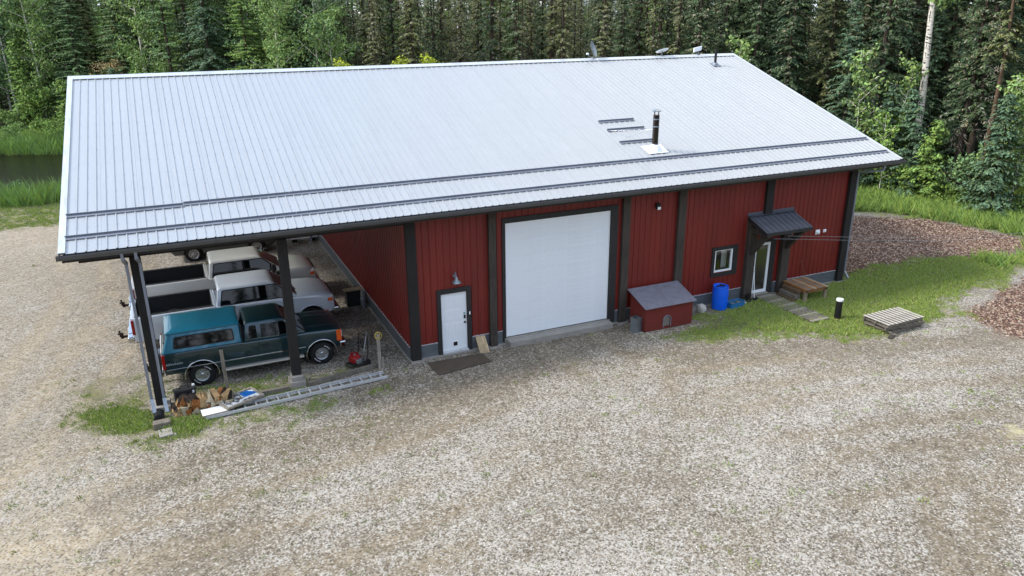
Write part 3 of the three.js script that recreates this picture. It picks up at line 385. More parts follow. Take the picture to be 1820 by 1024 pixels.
function smooth(g, ang = 0.6) { let q = g.clone(); for (const k of Object.keys(q.attributes)) if (k !== 'position') q.deleteAttribute(k); q = mergeVertices(q, 1e-4); q = toCreasedNormals(q, ang); boxUV(q); return q; }
function wheelGeo(R, W, rimR, spokes, style) {
  const h = W / 2, pr = [[rimR - 0.015, -h + 0.02], [rimR, -h + 0.005], [rimR + 0.02, -h], [R - 0.06, -h + 0.004], [R - 0.015, -h + 0.03], [R, -h + 0.06], [R, h - 0.06], [R - 0.015, h - 0.03], [R - 0.06, h - 0.004], [rimR + 0.02, h], [rimR, h - 0.005], [rimR - 0.015, h - 0.02]];
  const tyre = new THREE.LatheGeometry(pr.map(([a, b]) => new THREE.Vector2(a, b)), 40); tyre.rotateX(Math.PI / 2);
  const tread = []; for (let k = 0; k < 36; k++) for (const s of [-1, 1]) { const b = box(0.05, 0.016, h * 0.72, 0, R + 0.003, s * h * 0.42); b.rotateZ(k / 36 * Math.PI * 2 + s * 0.04); tread.push(b); }
  const rp = [[rimR, h - 0.02], [rimR - 0.012, h - 0.012], [rimR - 0.03, h - 0.03], [rimR - 0.04, h - 0.08], [rimR - 0.04, -h + 0.03], [rimR, -h + 0.02]];
  const barrel = new THREE.LatheGeometry(rp.map(([a, b]) => new THREE.Vector2(a, b)), 36); barrel.rotateX(Math.PI / 2);
  const face = new THREE.Shape(); face.absarc(0, 0, rimR - 0.02, 0, Math.PI * 2); const hole = (a, r, w) => { const p = new THREE.Path(); if (style === 'slot') p.absellipse(Math.cos(a) * r, Math.sin(a) * r, w * 0.62, w, 0, Math.PI * 2, false, a); else { const q = (t, rr) => [Math.cos(a + t) * rr, Math.sin(a + t) * rr]; p.moveTo(...q(-w, rimR - 0.05)); p.lineTo(...q(w, rimR - 0.05)); p.lineTo(...q(w * 0.35, 0.075)); p.lineTo(...q(-w * 0.35, 0.075)); p.closePath(); } face.holes.push(p); };
  for (let k = 0; k < spokes; k++) hole((k + 0.5) / spokes * Math.PI * 2 + 0.3, rimR * 0.66, style === 'slot' ? 0.034 : Math.PI / spokes * 0.62);
  const disc = new THREE.ExtrudeGeometry(face, { depth: 0.02, bevelEnabled: true, bevelSize: 0.008, bevelThickness: 0.01, bevelSegments: 2, curveSegments: 28 }); disc.translate(0, 0, h - 0.075);
  const hub = new THREE.LatheGeometry([[0, 0.05], [0.035, 0.048], [0.055, 0.03], [0.075, 0.0]].map(([a, b]) => new THREE.Vector2(a, b)), 20); hub.rotateX(Math.PI / 2); hub.translate(0, 0, h - 0.06);
  const back = cyl(rimR - 0.05, rimR - 0.05, 0.02, 28); back.rotateX(Math.PI / 2); back.translate(0, 0, -h * 0.2);
  return { tyre: merge([tyre, ...tread]), rim: merge([barrel, disc, hub]), brake: back };
}
function addWheels(t, list, wg, rimMat, letter) { for (const [x, z] of list) { const w = group('wheel', t); w.position.set(x, wg.R, z); if (z < 0) w.rotation.y = Math.PI; mesh('tyre', wg.tyre, M.rubber, w); mesh('rim', wg.rim, rimMat, w); mesh('brake', wg.brake, M.blackMatt, w); if (letter) { const parts = []; for (const a of [0.35, 3.5]) for (let k = 0; k < 7; k++) { const g = box(0.014, 0.03, 0.004, 0, wg.R - 0.105, wg.W / 2 + 0.001); g.rotateZ(-(a + k * 0.125)); parts.push(g); } mesh('sidewall_lettering', parts, M.whiteFrame, w); } } }
// flat panel on a leaning side: polygon in (x, y), laid on z = zAt(y)
function sidePane(poly, zAt, s, r = 0.04, out = 0.006, dep = 0.016) { const sh = roundPoly(poly, r); const g = new THREE.ExtrudeGeometry(sh, { depth: dep, bevelEnabled: false, curveSegments: 6 }); const p = g.attributes.position; for (let i = 0; i < p.count; i++) { const y = p.getY(i); p.setZ(i, s * (zAt(y) + out - dep + p.getZ(i))); } if (s < 0) { const ix = p.array; for (let i = 0; i < p.count; i += 3) { for (let q = 0; q < 3; q++) { const a = ix[(i + 1) * 3 + q]; ix[(i + 1) * 3 + q] = ix[(i + 2) * 3 + q]; ix[(i + 2) * 3 + q] = a; } } } g.computeVertexNormals(); boxUV(g); return g; }
function crossPane(poly, xAt, s, r = 0.05, out = 0.006, dep = 0.016) { const sh = roundPoly(poly, r); const g = new THREE.ExtrudeGeometry(sh, { depth: dep, bevelEnabled: false, curveSegments: 6 }); const p = g.attributes.position; for (let i = 0; i < p.count; i++) { const z = p.getX(i), y = p.getY(i), d = p.getZ(i); p.setXYZ(i, xAt(y) + s * (out - dep + d), y, z); } g.computeVertexNormals(); boxUV(g); return g; }
function roundPoly(P, r) { const s = new THREE.Shape(), n = P.length; for (let i = 0; i < n; i++) { const a = new THREE.Vector2(...P[(i + n - 1) % n]), b = new THREE.Vector2(...P[i]), c = new THREE.Vector2(...P[(i + 1) % n]); const u = a.clone().sub(b), v = c.clone().sub(b), ru = Math.min(r, u.length() * 0.45), rv = Math.min(r, v.length() * 0.45); const p = b.clone().add(u.setLength(ru)), q = b.clone().add(v.setLength(rv)); if (i === 0) s.moveTo(p.x, p.y); else s.lineTo(p.x, p.y); s.quadraticCurveTo(b.x, b.y, q.x, q.y); } s.closePath(); return s; }
const paint = (c, rough = 0.22) => new THREE.MeshPhysicalMaterial({ color: new THREE.Color(c), roughness: rough + 0.15, metalness: 0.15, clearcoat: 0.9, clearcoatRoughness: 0.06 });
const V = { chrome: std('#c8cacc', 0.12, 1), plastic: std('#1c1c1d', 0.75), red: std('#8e0f12', 0.25), amber: std('#d4561a', 0.3), lamp: std('#d8dadb', 0.12, 0.3), liner: std('#202123', 0.85, 0, bump(speckTex, 2, 2, 0.003)), rim: std('#b4b7ba', 0.3, 0.8), darkRim: std('#6e7174', 0.3, 0.8) };

function pickup(s, label) {
  const t = thing(s.name, label, 'pickup', s.pos, s.turn || 0);
  const P = paint(s.color), hw = s.hw;
  // stations from tail to nose: x, half width, floor, top, top radius, bottom radius
  let body = brush(loft(s.stations.map(([x, w, y0, y1, rt, rb]) => ringYZ(x, w, y0, y1, rt, rb)), true));
  const cut = (g) => { const r = csg.evaluate(body, brush(g), SUBTRACTION); body = r; };
  for (const ax of [s.rearAxle, s.frontAxle]) { const a = cyl(s.archR, s.archR, 0.52, 28); a.rotateX(Math.PI / 2); for (const sd of [1, -1]) { const q = a.clone(); q.translate(ax, s.wheelR + 0.02, sd * (hw - 0.2)); cut(q); cut(span(ax - s.archR + 0.004, ax + s.archR - 0.004, -0.2, s.wheelR + 0.02, sd * (hw - 0.2) - 0.26, sd * (hw - 0.2) + 0.26)); } }
  if (s.bed) cut(span(s.bed[0], s.bed[1], s.bed[2], 2.4, -hw + 0.15, hw - 0.15));
  const doorParts = [];
  for (const [x0, x1, y0, y1] of s.doors) for (const sd of [1, -1]) { const zin = hw - 0.11; const mk = (e) => { const sh = roundPoly([[x0 - e, y0 - e], [x1 + e, y0 - e], [x1 + e, y1 + 0.2], [x0 - e, y1 + 0.2]], 0.06); const g = new THREE.ExtrudeGeometry(sh, { depth: 0.4, bevelEnabled: false }); g.translate(0, 0, sd > 0 ? zin : -zin - 0.4); return g; }; doorParts.push([smooth(csg.evaluate(body, brush(mk(0)), INTERSECTION).geometry, 0.5), x0, x1, y0, sd]); cut(mk(0.009)); }
  mesh('body', smooth(body.geometry, 0.5), P, t);
  for (const [g, x0, x1, y0, sd] of doorParts) { const d = mesh('door', g, P, t); mesh('door_handle', box(0.2, 0.045, 0.035, x0 + 0.16, s.belt - 0.16, sd * (hw + 0.012), 0.012), s.handleMat || V.plastic, d); }
  // cab glasshouse
  const C = s.cab, zAt = (y) => mixn(C.w0, C.w1, (y - s.belt) / (C.top - s.belt)), xF = (y) => mixn(C.f0, C.f1, (y - s.belt) / (C.top - s.belt)), xR = (y) => mixn(C.r0, C.r1, (y - s.belt) / (C.top - s.belt));
  const rings = [ringXZ(s.belt - 0.08, C.r0, C.f0, C.w0, 0.05)]; for (const f of [0, 0.5, 1]) { const y = mixn(s.belt, C.top, f); rings.push(ringXZ(y, xR(y), xF(y), zAt(y), 0.05)); }
  rings.push(ringXZ(C.top + 0.04, C.r1 + 0.015, C.f1 - 0.04, C.w1 - 0.025, 0.1), ringXZ(C.top + 0.07, C.r1 + 0.04, C.f1 - 0.10, C.w1 - 0.065, 0.13), ringXZ(C.top + 0.09, C.r1 + 0.09, C.f1 - 0.18, C.w1 - 0.13, 0.15), ringXZ(C.top + 0.105, C.r1 + 0.2, C.f1 - 0.3, C.w1 - 0.26, 0.16), ringXZ(C.top + 0.115, C.r1 + 0.4, C.f1 - 0.55, C.w1 - 0.5, 0.1));
  const cab = mesh('cab', smooth(loft(rings, false), 0.45), P, t);
  if (s.roofRibs) for (const z of [-0.5, -0.25, 0, 0.25, 0.5]) mesh('roof_rib', box(C.f1 - C.r1 - 0.7, 0.012, 0.05, (C.r1 + C.f1) / 2 - 0.05, C.top + 0.108 - Math.abs(z) * 0.03, z, 0.005), P, cab);
  for (const sd of [1, -1]) {
    if (s.surround) mesh('window_surround', sidePane(s.surround, zAt, sd, 0.06, 0.002, 0.01), V.plastic, t); for (const w of s.windows) { mesh('side_window', sidePane(w, zAt, sd), M.glass, t); }
    const m = group('mirror', t); mesh('mirror_housing', box(s.mirror[3], s.mirror[4], 0.17, s.mirror[0], s.mirror[1], sd * (hw + s.mirror[2]), 0.03), V.plastic, m); mesh('mirror_arm', bar([s.mirror[0] - 0.0, s.mirror[1] - 0.08, sd * (hw - 0.08)], [s.mirror[0], s.mirror[1] - 0.05, sd * (hw + s.mirror[2])], 0.06, 0.05), V.plastic, m);
    // arch lips
    for (const ax of [s.rearAxle, s.frontAxle]) { const g = new THREE.TorusGeometry(s.archR + 0.012, s.archLip, 8, 30, Math.PI * 1.06); g.rotateZ(-Math.PI * 0.03); g.scale(1, 1, 1.1); g.translate(ax, s.wheelR + 0.02, sd * (hw - 0.004)); mesh('arch_lip', g, s.lipMat || P, t); }
    mesh('tail_light', box(0.09, s.tail[2], s.tail[3], s.tail[0], s.tail[1], sd * (hw - s.tail[3] / 2 - 0.0 + 0.006), 0.02), V.red, t);
    const h = mesh('headlight', box(0.1, s.head[2], s.head[3], s.head[0], s.head[1], sd * (hw - s.head[3] / 2 - 0.03), 0.02), V.lamp, t); mesh('marker_light', box(0.16, s.head[2] * s.amberH, 0.03, s.head[0] - 0.06, s.head[1] - s.amberDy, sd * (hw - 0.012), 0.01), V.amber, h);
    mesh('running_board', span(s.board[0], s.board[1], s.board[2], s.board[2] + 0.06, Math.min(sd * (hw - 0.08), sd * (hw + 0.1)), Math.max(sd * (hw - 0.08), sd * (hw + 0.1)), 0.02), s.boardMat, t);
  }
  mesh('windscreen', crossPane([[-C.w0 + 0.14, s.belt + 0.01], [C.w0 - 0.14, s.belt + 0.01], [C.w1 - 0.11, C.top - 0.02], [-C.w1 + 0.11, C.top - 0.02]], xF, 1), M.glass, t);
  mesh('rear_window', crossPane([[-C.w0 + 0.2, s.belt + 0.08], [C.w0 - 0.2, s.belt + 0.08], [C.w1 - 0.18, C.top - 0.06], [-C.w1 + 0.18, C.top - 0.06]], xR, -1), M.glass, t);
  for (const sd of [1, -1]) mesh('wiper', bar([C.f0 + 0.03, s.belt + 0.0, sd * 0.55 - 0.1], [mixn(C.f0, C.f1, 0.22) + 0.03, mixn(s.belt, C.top, 0.22), sd * 0.3 - 0.35], 0.02, 0.02), V.plastic, t);
  // bumpers, grille, plate, hitch
  mesh('rear_bumper', [box(0.2, 0.2, hw * 2 - 0.06, s.rearX - 0.02, s.bumpY, 0, 0.04), box(0.16, 0.03, hw * 1.2, s.rearX - 0.02, s.bumpY + 0.11, 0, 0.01)], s.bumperMat, t);
  mesh('front_bumper', box(0.24, 0.24, hw * 2 - 0.02, s.frontX + 0.0, s.bumpY - 0.02, 0, 0.06), s.bumperMat, t);
  const gr = mesh('grille', box(0.05, s.grille[1], hw * 1.3, s.frontX - 0.06, s.grille[0], 0, 0.02), V.plastic, t); for (let k = 0; k < 3; k++) mesh('grille_bar', box(0.04, 0.035, hw * 1.28, s.frontX - 0.03, s.grille[0] - s.grille[1] / 3 + k * s.grille[1] / 3, 0, 0.01), V.chrome, gr);
  mesh('plate', box(0.012, 0.15, 0.3, s.rearX - 0.125, s.bumpY + 0.0, 0, 0.004), M.whiteFrame, t);
  if (s.hitch) mesh('hitch', [bar([s.rearX + 0.2, s.bumpY - 0.2, 0], [s.rearX - 0.34, s.bumpY - 0.2, 0], 0.07, 0.07), box(0.09, 0.2, 0.07, s.rearX - 0.34, s.bumpY - 0.16, 0, 0.01), new THREE.SphereGeometry(0.04, 12, 8).translate(s.rearX - 0.4, s.bumpY + 0.0, 0), rod([s.rearX - 0.4, s.bumpY - 0.2, 0], [s.rearX - 0.4, s.bumpY, 0], 0.02), box(0.16, 0.05, 0.1, s.rearX - 0.38, s.bumpY - 0.08, 0, 0.01)], std('#3a2f28', 0.8, 0.4), t);
  mesh('chassis', [span(s.rearX + 0.1, s.frontX - 0.2, 0.36, 0.5, -0.48, -0.36), span(s.rearX + 0.1, s.frontX - 0.2, 0.36, 0.5, 0.36, 0.48), rod([s.rearAxle, s.wheelR, -hw + 0.3], [s.rearAxle, s.wheelR, hw - 0.3], 0.06), rod([s.frontAxle, s.wheelR, -hw + 0.3], [s.frontAxle, s.wheelR, hw - 0.3], 0.06), box(0.34, 0.26, 0.3, s.rearAxle, s.wheelR, 0.1, 0.06)], V.plastic, t);
  const wg = s.wheels; addWheels(t, [[s.rearAxle, hw - 0.17], [s.rearAxle, -hw + 0.17], [s.frontAxle, hw - 0.17], [s.frontAxle, -hw + 0.17]], wg, s.rimMat, s.letter);
  if (s.bed) {
    const [a, b, f] = s.bed, zi = hw - 0.15; const L = group('bed_liner', t), top = s.rail - 0.015;
    mesh('liner_floor', span(a + 0.012, b - 0.012, f + 0.002, f + 0.02, -zi + 0.012, zi - 0.012), V.liner, L); const n = 14; for (let k = 0; k < n; k++) mesh('floor_rib', span(a + 0.05, b - 0.05, f + 0.02, f + 0.034, -zi + 0.1 + k * (2 * zi - 0.2) / n, -zi + 0.16 + k * (2 * zi - 0.2) / n), V.liner, L);
    for (const sd of [1, -1]) { mesh('liner_side', span(a + 0.012, b - 0.012, f + 0.02, top, Math.min(sd * (zi - 0.014), sd * (zi - 0.003)), Math.max(sd * (zi - 0.014), sd * (zi - 0.003))), V.liner, L); const wa = cyl(s.archR + 0.03, s.archR + 0.03, 0.24, 24, 0, 0, 0); wa.rotateX(Math.PI / 2); wa.translate(s.rearAxle, s.wheelR - 0.02, sd * (zi - 0.12)); mesh('wheel_hump', wa, V.liner, L); mesh('rail_cap', span(a - 0.02, b + 0.02, s.rail - 0.004, s.rail + 0.016, Math.min(sd * (hw - 0.16), sd * (hw - 0.05)), Math.max(sd * (hw - 0.16), sd * (hw - 0.05)), 0.006), V.plastic, L); }
    mesh('liner_end', [span(a + 0.003, a + 0.014, f + 0.02, top, -zi + 0.02, zi - 0.02), span(b - 0.014, b - 0.003, f + 0.02, top, -zi + 0.02, zi - 0.02)], V.liner, L);
    mesh('tailgate', [box(0.035, s.rail - f - 0.1, hw * 1.5, s.rearX + 0.06, (s.rail + f) / 2 - 0.02, 0, 0.015), box(0.05, 0.07, 0.24, s.rearX + 0.045, s.rail - 0.16, 0, 0.012)], P, t);
  }
  return t;
}
const camperWindow = (t, zAt, zs) => zs;
// white crew-cab trucks
const bigWheel = wheelGeo(0.415, 0.28, 0.235, 6, 'spoke'); bigWheel.R = 0.415; bigWheel.W = 0.28;
function whiteTruck(pos, label, color) {
  return pickup({ name: 'pickup_truck', pos, color, hw: 1.015, rearX: -3.25, frontX: 3.42, rearAxle: -1.9, frontAxle: 2.55, archR: 0.52, archLip: 0.03, wheelR: 0.415, belt: 1.36, rail: 1.43, bumpY: 0.68,
    stations: [[-3.17, 0.97, 0.62, 1.43, 0.05, 0.08], [-3.1, 1.0, 0.56, 1.43, 0.05, 0.08], [-0.62, 1.015, 0.5, 1.43, 0.05, 0.08], [-0.58, 1.015, 0.5, 1.38, 0.06, 0.08], [1.95, 1.015, 0.5, 1.37, 0.08, 0.08], [2.15, 1.01, 0.5, 1.40, 0.13, 0.08], [2.75, 1.0, 0.52, 1.38, 0.17, 0.1], [3.1, 0.98, 0.54, 1.33, 0.2, 0.12], [3.28, 0.95, 0.57, 1.26, 0.2, 0.12], [3.36, 0.91, 0.6, 1.17, 0.16, 0.12]],
    bed: [-3.05, -0.66, 0.88], doors: [[-0.42, 0.72, 0.6, 1.36], [0.75, 1.92, 0.6, 1.36]], cab: { w0: 0.94, w1: 0.79, f0: 2.16, f1: 1.38, r0: -0.56, r1: -0.46, top: 1.9 },
    windows: [[[-0.4, 1.42], [0.68, 1.42], [0.68, 1.86], [-0.3, 1.86]], [[0.76, 1.40], [1.62, 1.40], [1.86, 1.46], [1.76, 1.56], [1.4, 1.86], [0.76, 1.86]]], mirror: [1.78, 1.52, 0.16, 0.16, 0.34], tail: [-3.15, 1.1, 0.5, 0.14], head: [3.28, 1.08, 0.3, 0.3], surround: [[-0.44, 1.38], [1.66, 1.36], [1.93, 1.43], [1.8, 1.59], [1.42, 1.89], [-0.33, 1.89]], amberH: 0.4, amberDy: 0.0, board: [-0.5, 1.9, 0.46], boardMat: V.plastic, bumperMat: V.chrome, grille: [1.0, 0.42], wheels: bigWheel, rimMat: V.darkRim, roofRibs: true, hitch: true }, label);
}
const truckMid = whiteTruck([-4.93, 0, -5.0], 'white crew cab pickup with black bed liner parked between two other trucks', '#c0c9d4');
const truckFar = whiteTruck([-4.97, 0, -8.25], 'white crew cab pickup with dusty beige bed side beside a dark SUV', '#c6c7c4');
// teal extended-cab truck with a cap on its bed
const oldWheel = wheelGeo(0.375, 0.25, 0.215, 6, 'slot'); oldWheel.R = 0.375; oldWheel.W = 0.25;
{
  const hw = 0.97, s = { name: 'pickup_truck', pos: [-4.63, 0, -1.93], color: '#082b30', hw, rearX: -2.72, frontX: 2.68, rearAxle: -1.6, frontAxle: 1.99, archR: 0.47, archLip: 0.022, lipMat: V.chrome, wheelR: 0.375, belt: 1.2, rail: 1.24, bumpY: 0.62, handleMat: V.plastic,
    stations: [[-2.62, 0.93, 0.6, 1.24, 0.06, 0.08], [-2.55, 0.95, 0.54, 1.24, 0.06, 0.08], [-0.36, 0.97, 0.48, 1.24, 0.06, 0.08], [-0.32, 0.97, 0.48, 1.22, 0.07, 0.08], [1.4, 0.97, 0.48, 1.21, 0.09, 0.08], [1.62, 0.965, 0.48, 1.22, 0.11, 0.08], [2.3, 0.955, 0.5, 1.18, 0.12, 0.1], [2.56, 0.94, 0.54, 1.15, 0.1, 0.1], [2.64, 0.93, 0.56, 1.12, 0.08, 0.1]],
    bed: null, doors: [[0.12, 1.3, 0.56, 1.22]], cab: { w0: 0.89, w1: 0.74, f0: 1.58, f1: 0.95, r0: -0.31, r1: -0.24, top: 1.70 },
    windows: [[[-0.18, 1.26], [0.1, 1.26], [0.1, 1.65], [-0.1, 1.65]], [[0.22, 1.26], [1.32, 1.26], [0.92, 1.65], [0.22, 1.65]]], mirror: [1.2, 1.34, 0.1, 0.1, 0.17], tail: [-2.6, 0.98, 0.46, 0.1], head: [2.63, 0.96, 0.2, 0.34], amberH: 1.9, amberDy: 0.02, board: [-1.05, 1.42, 0.42], boardMat: std('#b9b4aa', 0.5, 0.3), bumperMat: V.chrome, grille: [0.96, 0.24], wheels: oldWheel, rimMat: V.rim, letter: true, hitch: true };
  const t = pickup(s, 'dark teal extended cab pickup with blue-green bed cap beside the firewood'); t.name = numbered('pickup_truck'); 
  const P = paint('#14657c'); const c = group('bed_cap', t), y0 = 1.245, y1 = 1.76, zA = (y) => mixn(0.945, 0.80, (y - y0) / (y1 - y0)), xr = (y) => mixn(-2.6, -2.42, (y - y0) / (y1 - y0));
  const rings = []; for (const f of [0, 0.5, 1]) { const y = mixn(y0, y1, f); rings.push(ringXZ(y, xr(y), -0.37, zA(y), 0.05)); } rings.push(ringXZ(y1 + 0.03, -2.47, -0.37, 0.83, 0.06), ringXZ(y1 + 0.06, -2.46, -0.37, 0.825, 0.06), ringXZ(y1 + 0.10, -2.36, -0.39, 0.75, 0.1), ringXZ(y1 + 0.13, -2.2, -0.45, 0.6, 0.1), ringXZ(y1 + 0.14, -1.9, -0.6, 0.3, 0.1));
  mesh('cap_shell', smooth(loft(rings, false), 0.5), P, c);
  for (const sd of [1, -1]) { mesh('cap_window', sidePane([[-2.26, 1.36], [-0.6, 1.36], [-0.62, 1.66], [-2.2, 1.66]], zA, sd, 0.07), M.glass, c); mesh('window_gasket', sidePane([[-2.30, 1.33], [-0.56, 1.33], [-0.58, 1.69], [-2.24, 1.69]], zA, sd, 0.08, 0.003, 0.012), V.plastic, c); mesh('side_moulding', span(-2.55, 1.5, 0.70, 0.735, Math.min(sd * (hw - 0.01), sd * (hw + 0.012)), Math.max(sd * (hw - 0.01), sd * (hw + 0.012)), 0.006), V.chrome, t); mesh('bed_gap_strip', span(-0.37, -0.335, 0.52, 1.78, Math.min(sd * 0.8, sd * 0.90), Math.max(sd * 0.8, sd * 0.90)), V.plastic, t); }
  mesh('cap_hatch', crossPane([[-0.72, 1.3], [0.72, 1.3], [0.62, 1.72], [-0.62, 1.72]], xr, -1, 0.06), M.glass, c);
  mesh('tailgate', box(0.035, 0.52, 1.5, -2.63, 0.97, 0, 0.015), std('#c9c9c6', 0.4), t);
  for (const x of [-0.2, 0.2]) mesh('hood_crease', bar([1.66, 1.225, x * 2.6], [2.5, 1.165, x * 2.3], 0.03, 0.012), paint('#082b30'), t);
  // script decal on the rear quarter
  const cv = document.createElement('canvas'); cv.width = 256; cv.height = 64; const x2 = cv.getContext('2d'); x2.clearRect(0, 0, 256, 64); x2.fillStyle = '#9fb0b0'; x2.font = 'italic bold 44px serif'; x2.fillText('Silverado', 8, 46); x2.font = 'italic bold 30px serif'; const tx = new THREE.CanvasTexture(cv); tx.colorSpace = THREE.SRGBColorSpace;
  const dg = new THREE.PlaneGeometry(0.56, 0.14); const dm = mesh('script_decal', dg, new THREE.MeshStandardMaterial({ map: tx, transparent: true, roughness: 0.5 }), t); dm.position.set(-2.3, 0.9, hw + 0.004);
}
// dark SUV behind the trucks
{
  const t = thing('parked_suv', 'dark grey SUV standing crosswise behind the white pickups', 'SUV', [-4.5, 0, -15.45]); const P = paint('#3c3f41'), hw = 0.93;
  let b = brush(loft([[-2.3, 0.84, 0.5, 1.02, 0.1, 0.1], [-2.15, 0.9, 0.34, 1.05, 0.1, 0.08], [0.9, 0.93, 0.3, 1.04, 0.1, 0.08], [1.7, 0.92, 0.3, 1.0, 0.14, 0.1], [2.2, 0.86, 0.36, 0.92, 0.16, 0.12], [2.35, 0.78, 0.44, 0.82, 0.14, 0.12]].map((q) => ringYZ(...q)), true));
  for (const ax of [-1.35, 1.42]) for (const sd of [1, -1]) { const a = cyl(0.42, 0.42, 0.5, 26); a.rotateX(Math.PI / 2); a.translate(ax, 0.36, sd * (hw - 0.18)); b = csg.evaluate(b, brush(a), SUBTRACTION); }
  mesh('body', smooth(b.geometry, 0.5), P, t); const zA = (y) => mixn(0.86, 0.66, (y - 1.0) / 0.5);
  mesh('cabin', smooth(loft([ringXZ(0.95, -2.15, 1.35, 0.87, 0.08), ringXZ(1.0, -2.12, 1.3, 0.86, 0.08), ringXZ(1.5, -1.75, 0.4, 0.66, 0.1), ringXZ(1.58, -1.65, 0.25, 0.58, 0.12), ringXZ(1.61, -1.4, -0.1, 0.4, 0.1)], false), 0.5), P, t);
  for (const sd of [1, -1]) { mesh('side_window', sidePane([[-1.8, 1.06], [-0.4, 1.06], [-0.4, 1.46], [-1.6, 1.46]], zA, sd), M.glass, t); mesh('side_window', sidePane([[-0.34, 1.06], [0.95, 1.06], [0.4, 1.46], [-0.34, 1.46]], zA, sd), M.glass, t); mesh('headlight', box(0.2, 0.14, 0.3, 2.18, 0.76, sd * 0.66, 0.04), V.lamp, t); mesh('tail_light', box(0.12, 0.16, 0.24, -2.24, 0.88, sd * 0.72, 0.03), V.red, t); }
  mesh('windscreen', crossPane([[-0.72, 1.02], [0.72, 1.02], [0.54, 1.46], [-0.54, 1.46]], (y) => mixn(1.3, 0.4, (y - 1.0) / 0.5), 1), M.glass, t);
  const wg = wheelGeo(0.35, 0.235, 0.24, 9, 'spoke'); wg.R = 0.35; wg.W = 0.235; addWheels(t, [[-1.35, 0.8], [-1.35, -0.8], [1.42, 0.8], [1.42, -0.8]], wg, V.rim); mesh('underbody', span(-2.0, 2.1, 0.25, 0.45, -0.55, 0.55), V.plastic, t);
}
// ---------- trees and undergrowth ----------
class Leaves { constructor() { this.p = []; this.c = []; this.n = []; }
  kite(o, d, side, len, wid, col) { const t = [o[0] + d[0] * len, o[1] + d[1] * len, o[2] + d[2] * len], m = [o[0] + d[0] * len * 0.45, o[1] + d[1] * len * 0.45, o[2] + d[2] * len * 0.45], a = [m[0] + side[0] * wid, m[1] + side[1] * wid, m[2] + side[2] * wid], b = [m[0] - side[0] * wid, m[1] - side[1] * wid, m[2] - side[2] * wid]; this.p.push(...o, ...a, ...t, ...o, ...t, ...b); for (let i = 0; i < 6; i++) this.c.push(col[0], col[1], col[2]); }
  geo() { const g = new THREE.BufferGeometry(); g.setAttribute('position', new THREE.Float32BufferAttribute(this.p, 3)); g.setAttribute('color', new THREE.Float32BufferAttribute(this.c, 3)); g.computeVertexNormals(); return g; } }
const norm3 = (v) => { const l = Math.hypot(...v) || 1; return [v[0] / l, v[1] / l, v[2] / l]; }, cross3 = (a, b) => [a[1] * b[2] - a[2] * b[1], a[2] * b[0] - a[0] * b[2], a[0] * b[1] - a[1] * b[0]];
const tint = (c, r, a) => { const k = 1 - a + 2 * a * r(); const w = (r() - 0.5) * 0.25; return [c[0] * k * (1 + w), c[1] * k, c[2] * k * (1 - w)]; };
function trunkGeo(H, r0, r1, bend, r, rows = 9, seg = 7) { const g = new THREE.CylinderGeometry(r1, r0, H, seg, rows); g.translate(0, H / 2, 0); const p = g.attributes.position, ph = r() * 6.3, uv = g.attributes.uv; for (let i = 0; i < p.count; i++) { const t = p.getY(i) / H, fl = 1 + 0.5 * Math.exp(-t * H * 2.2); p.setX(i, p.getX(i) * fl + bend * (t * t * Math.cos(ph) + 0.08 * Math.sin(t * 9 + ph))); p.setZ(i, p.getZ(i) * fl + bend * (t * t * Math.sin(ph) + 0.08 * Math.cos(t * 7))); uv.setXY(i, uv.getX(i) * 1.0, t * H * 0.5); } g.computeVertexNormals(); return { g, at: (y) => { const t = y / H; return [bend * (t * t * Math.cos(ph) + 0.08 * Math.sin(t * 9 + ph)), bend * (t * t * Math.sin(ph) + 0.08 * Math.cos(t * 7))]; } }; }
function spruceParts(o) {
  const r = rng(o.seed), T = trunkGeo(o.H, o.r0, 0.02, o.bend || 0.3, r), L = new Leaves();
  for (let y = o.dead; y < o.H - 0.1; y += o.step * (0.7 + 0.6 * r())) {
    const live = y > o.base ? 1 : 0, u = (y - o.base) / (o.H - o.base); const nb = live ? o.nb : 3;
    const gap = live && vnoise(y * 1.7 + o.seed * 3.1, 4) < o.gap;
    for (let k = 0; k < nb; k++) {
      if (gap && r() < 0.6) continue;
      const az = r() * 6.283, ca = Math.cos(az), sa = Math.sin(az), [tx, tz] = T.at(y); const R = live ? o.R * Math.pow(1 - u, 0.75) * (0.55 + 0.6 * r()) + 0.12 : o.R * (0.35 + 0.4 * r());
      const dr = o.droop * (0.6 + 0.8 * r()), n = Math.max(3, Math.round(R / o.sp));
      for (let i = 1; i <= n; i++) {
        const t = i / n, rad = t * R, dy = 0.12 * rad - dr * rad * t + (t > 0.8 ? 0.05 : 0); const pos = [tx + ca * rad, y + dy, tz + sa * rad];
        if (!live && t < 1 && r() < 0.25) continue;
        const m = live ? o.tw : 1;
        for (let q = 0; q < m; q++) {
          const sd = (q % 2 ? 1 : -1) * (0.5 + 0.9 * r()), dd = norm3([ca * 0.75 - sa * sd, -0.25 - 0.75 * r() * (o.hang || 1), sa * 0.75 + ca * sd]); const sv = norm3(cross3(dd, [r() - 0.5, 1.2, r() - 0.5]));
          const len = live ? (0.5 - 0.22 * t) * o.tl * (0.6 + 0.8 * r()) : 0.32 * (0.5 + r()), wid = live ? len * (0.15 + 0.12 * r()) : 0.012 + 0.014 * r();
          const col = live ? (r() < o.lichen ? tint(o.cl, r, 0.35) : tint(o.c, r, 0.42)) : tint(o.cd, r, 0.35);
          L.kite([pos[0] + (r() - 0.5) * 0.12, pos[1] + (r() - 0.5) * 0.1, pos[2] + (r() - 0.5) * 0.12], dd, sv, len, wid, col);
        }
      }
    }
  }
  return { trunk: T.g, crown: L.geo() };
}
